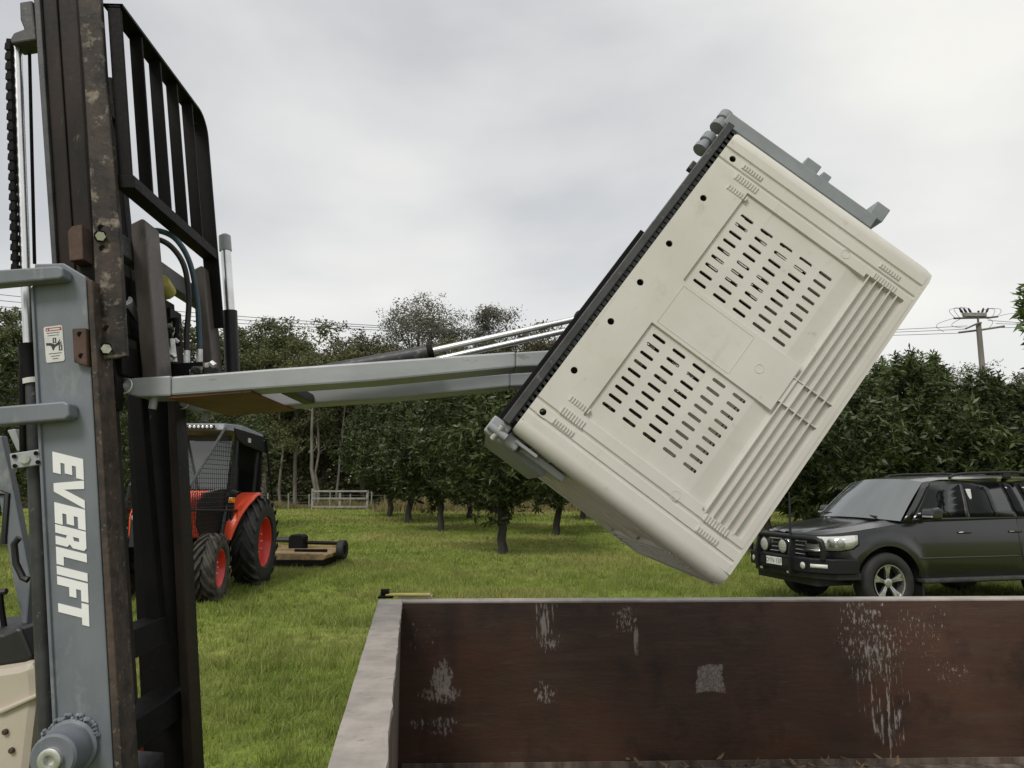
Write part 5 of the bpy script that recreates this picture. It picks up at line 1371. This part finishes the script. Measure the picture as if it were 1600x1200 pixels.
# steel bull bar
bb = empty('bull_bar'); bb.parent = car
pb = [(2.62, -.42), (2.62, .42), (2.56, .72), (2.36, .98), (2.02, 1.03), (2.02, .97), (2.28, .90), (2.44, .68), (2.48, .42), (2.48, -.42), (2.44, -.68), (2.28, -.90), (2.02, -.97), (2.02, -1.03), (2.36, -.98), (2.56, -.72)]
def plan_prism(name, pts, z0, z1, mat, parent, bevel=.012):
    n = len(pts); mb = MB()
    mb.add([(x, y, z0) for x, y in pts] + [(x, y, z1) for x, y in pts], [tuple(range(n - 1, -1, -1)), tuple(range(n, 2 * n))] + [(i, (i + 1) % n, n + (i + 1) % n, n + i) for i in range(n)])
    return mb.build(name, mat, parent, bevel)
plan_prism('bumper', pb, .545, .735, 'black_paint', bb)
plan_prism('lower_pan', [(x - .06, y * .96) for x, y in pb], .46, .544, 'black_plastic', bb)
for sd in (1, -1):
    B().prism([(2.60, .50), (2.66, .52), (2.665, .78), (2.60, 1.045), (2.54, 1.06), (2.55, .80)], sd * .40 - .02, sd * .40 + .02).build('upright', 'black_paint', bb, .008)
    B().tube([(2.585, sd * .40, 1.0), (2.57, sd * .62, 1.005), (2.50, sd * .80, .995), (2.46, sd * .865, .955), (2.45, sd * .875, .86), (2.46, sd * .87, .73)], .038, 12).build('headlight_hoop', 'black_paint', bb, smooth=True)
    f_ = B().lathe([(.045, 0), (.045, .02), (.03, .03)], (2.565, sd * .60, .635), (1, sd * .3, 0), 16).build('fog_lamp', 'lamp_glass', bb, smooth=True)
    wrap('marker_lamp', [(2.535, .71), (2.47, .80), (2.40, .89)], .615, .665, 'plate_white', .02, bb, sd)
    B().box(2.62, 2.628, sd * .29 - .05, sd * .29 + .05, .60, .69).build('air_slot', 'black_plastic', bb)
    B().box(2.622, 2.632, sd * .33 - .03, sd * .33 + .03, .505, .535).build('recovery_point', 'zinc_bolt', bb)
B().tube([(2.585, -.42, 1.005), (2.60, 0, 1.01), (2.585, .42, 1.005)], .038, 12).build('top_tube', 'black_paint', bb, smooth=True)
for yy in (-.215, .235):
    d_ = MB().lathe([(.05, -.08), (.085, -.055), (.10, -.02), (.10, .012), (.092, .016)], (2.62, yy, .865), (1, .0, .0), 24).build('driving_lamp', 'black_plastic', bb, smooth=40)
    MB().lathe([(.091, 0), (.078, .010), (.035, .017)], (2.637, yy, .865), (1, 0, 0), 24).build('lens', 'driving_lamp', d_, smooth=True)
npl = B().box(2.626, 2.634, -.186, .186, .595, .700).build('number_plate', 'plate_white', bb)
Mt = Matrix(((0, 0, 1, 2.6352), (1, 0, 0, 0), (0, 1, 0, .646), (0, 0, 0, 1)))
text_mesh('DYN 15F', 'plate_text', 'label_black', npl, Mt, .098)
B().tube([(2.59, .37, 1.02), (2.59, .37, 1.10)], .02, 10).build('aerial_base', 'black_plastic', bb)
B().tube([(2.59, .37, 1.10), (2.58, .38, 1.62)], [.019, .010], 8).build('aerial', 'black_plastic', bb)
B().box(1.9, 2.45, -.7, .7, .36, .48).build('underbody', 'black_plastic', car)
B().box(-2.4, 1.0, -.75, .75, .35, .5).build('floor_pan', 'black_plastic', car)
B().box(1.0, 1.95, -.6, .6, .40, 1.0).build('engine_bay', 'black_plastic', car)
for xc in (1.5, -1.35):
    for sd in (1, -1):
        am = MB(); n = 18
        for i in range(n + 1):
            a = math.pi * i / n
            for yy in (.55, .93): am.v.append((xc + .515 * math.cos(a), sd * yy, .40 + .505 * math.sin(a)))
        for i in range(n): am.f.append((i * 2, i * 2 + 1, i * 2 + 3, i * 2 + 2))
        am.build('arch_liner', 'black_plastic', car)
        ty = tyre('tyre', .405, .285, .245, 'rubber', car, (xc, sd * .83, .405))
        rim = MB().lathe([(.246, sd * .118), (.248, sd * .128), (.232, sd * .126), (.222, sd * .09), (.215, -sd * .06), (.10, -sd * .06)], (0, 0, 0), (0, 1, 0), 40, cap=False).build('rim', 'alloy', ty, smooth=35)
        MB().lathe([(.215, 0), (.02, sd * .005)], (0, sd * .01, 0), (0, 1, 0), 24).build('brake_disc', 'black_steel', rim)
        MB().lathe([(.062, sd * .07), (.060, sd * .098), (.045, sd * .105), (.03, sd * .106)], (0, 0, 0), (0, 1, 0), 20).build('hub', 'alloy', rim, smooth=40)
        for k in range(5):
            a = 2 * math.pi * k / 5 + .3
            for dl in (-.13, .13):
                ca, sa = math.cos(a + dl), math.sin(a + dl); tx, tz = -math.sin(a), math.cos(a)
                mb = MB(); vs2 = []
                for (r_, w_, y_) in ((.05, .017, .092), (.14, .017, .105), (.226, .023, .112)):
                    cx_, cz_ = r_ * math.cos(a + dl * (r_ / .226)), r_ * math.sin(a + dl * (r_ / .226))
                    for (sgn, yy) in ((-1, y_), (1, y_), (1, y_ - .04), (-1, y_ - .04)): vs2.append((cx_ + sgn * w_ * tx, sd * yy, cz_ + sgn * w_ * tz))
                mb.add(vs2, [(i * 4 + q, i * 4 + (q + 1) % 4, (i + 1) * 4 + (q + 1) % 4, (i + 1) * 4 + q) for i in range(2) for q in range(4)] + [(0, 1, 2, 3), (11, 10, 9, 8)])
                mb.build('spoke', 'alloy', rim, .004)
        for k in range(5):
            a = 2 * math.pi * k / 5 + .3 + math.pi / 5
            MB().lathe([(.012, 0), (.012, sd * .02)], (.07 * math.cos(a), sd * .075, .07 * math.sin(a)), (0, 1, 0), 6).build('wheel_nut', 'black_steel', rim)
# mud flap behind the front wheel
B().box(.93, .96, .70, .93, .20, .48).build('mud_flap', 'black_plastic', car)

# ------------------------------------------------------------------ power pole and lines
pp = at_y(1530, 520, 36); px_, py_ = pp.x, 36.0
H = at_y(1527, 506, 36).z
pole = empty('power_pole', (px_, py_, 0)); tag(pole, 'grey timber power pole with crossarms and looping wires above the trees', 'power pole')
B().tube([(0, 0, -.1), (0, 0, H)], [.17, .12], 14).build('post', 'pole_timber', pole, smooth=True)
a1 = B().tube([(-.75, -.16, H - .28), (-.1, -.16, H + .0), (.05, -.16, H + .02)], .05, 6).build('crossarm', 'pole_timber', pole)
a2 = B().tube([(-.95, .1, H - .42), (.2, .1, H - .28), (1.35, .1, H - .10)], .055, 6).build('crossarm', 'pole_timber', pole)
a3 = B().tube([(-1.2, 0, H + .28), (-.4, 0, H + .30), (.6, 0, H + .32), (1.0, 0, H + .37)], .05, 6).build('crossarm', 'wire_metal', pole)
B().box(-.72, .42, -.08, .08, H + .36, H + .56).build('switch_box', 'grey_timber', pole, .02)
B().tube([(0, 0, H), (0, 0, H + .4)], .05, 8).build('switch_post', 'wire_metal', pole)
for (x, dx) in ((-.72, -.16), (-.52, -.15), (-.30, -.14), (.06, 0), (.22, .1), (.42, .14)):
    B().tube([(x, 0, H + .55), (x + dx * .5, 0, H + .66), (x + dx, 0, H + (.80 if dx else .66))], [.035, .06, .035], 8).build('insulator', 'insulator', pole)
def loop(p0, p1, h, side=0):
    pts = [(p0[0] + (p1[0] - p0[0]) * f + side * math.sin(f * math.pi), p0[1] + (p1[1] - p0[1]) * f, p0[2] + (p1[2] - p0[2]) * f + h * math.sin(f * math.pi)) for f in [i / 14 for i in range(15)]]
    B().tube(pts, .011, 5).build('jumper_wire', 'wire_metal', pole)
loop((-.86, 0, H + .78), (-1.15, 0, H + .32), .15, -.38); loop((-.66, 0, H + .78), (-.9, 0, H + .32), .22, -.36); loop((-.44, 0, H + .78), (-.7, 0, H + .32), .25, -.3)
loop((.56, 0, H + .78), (.95, 0, H + .36), .15, .42); loop((.32, 0, H + .72), (.7, 0, H + .34), .2, .35)
loop((-1.2, 0, H + .28), (-1.75, 0, H - .40), .0, -.6); loop((-.8, 0, H + .28), (-.6, .1, H - .2), -.1, -.6); loop((.98, 0, H + .37), (2.3, 0, H + .05), .30, .3); loop((.3, 0, H + .3), (.5, .1, H - .25), .1, .35)
WL = [(-.95, .1, H - .45), (-.7, -.16, H - .30), (-.5, .1, H - .08)]
for i, (x, y, z) in enumerate(WL):
    ends = [(at_y(-250, 432 + 12 * i, 28.0)), (at_y(2000, 500 + 12 * i, 40))]
    for k, e_ in enumerate(ends):
        st = Vector((px_ + (x if k == 0 else -x * 1.1), py_ + y, z if k == 0 else z + .28)); en = Vector(e_); n = 24
        pts = [tuple(st.lerp(en, f / n) + Vector((0, 0, -(1.0 if k == 0 else .1) * 4 * (f / n) * (1 - f / n)))) for f in range(n + 1)]
        o_ = B().tube(pts, .0135, 5).build('power_line', 'wire_metal')
        tag(o_, ['lowest', 'middle', 'highest'][i] + (' power line crossing the sky left of the pole' if k == 0 else ' power line running right from the pole'), 'power line', 'power lines')
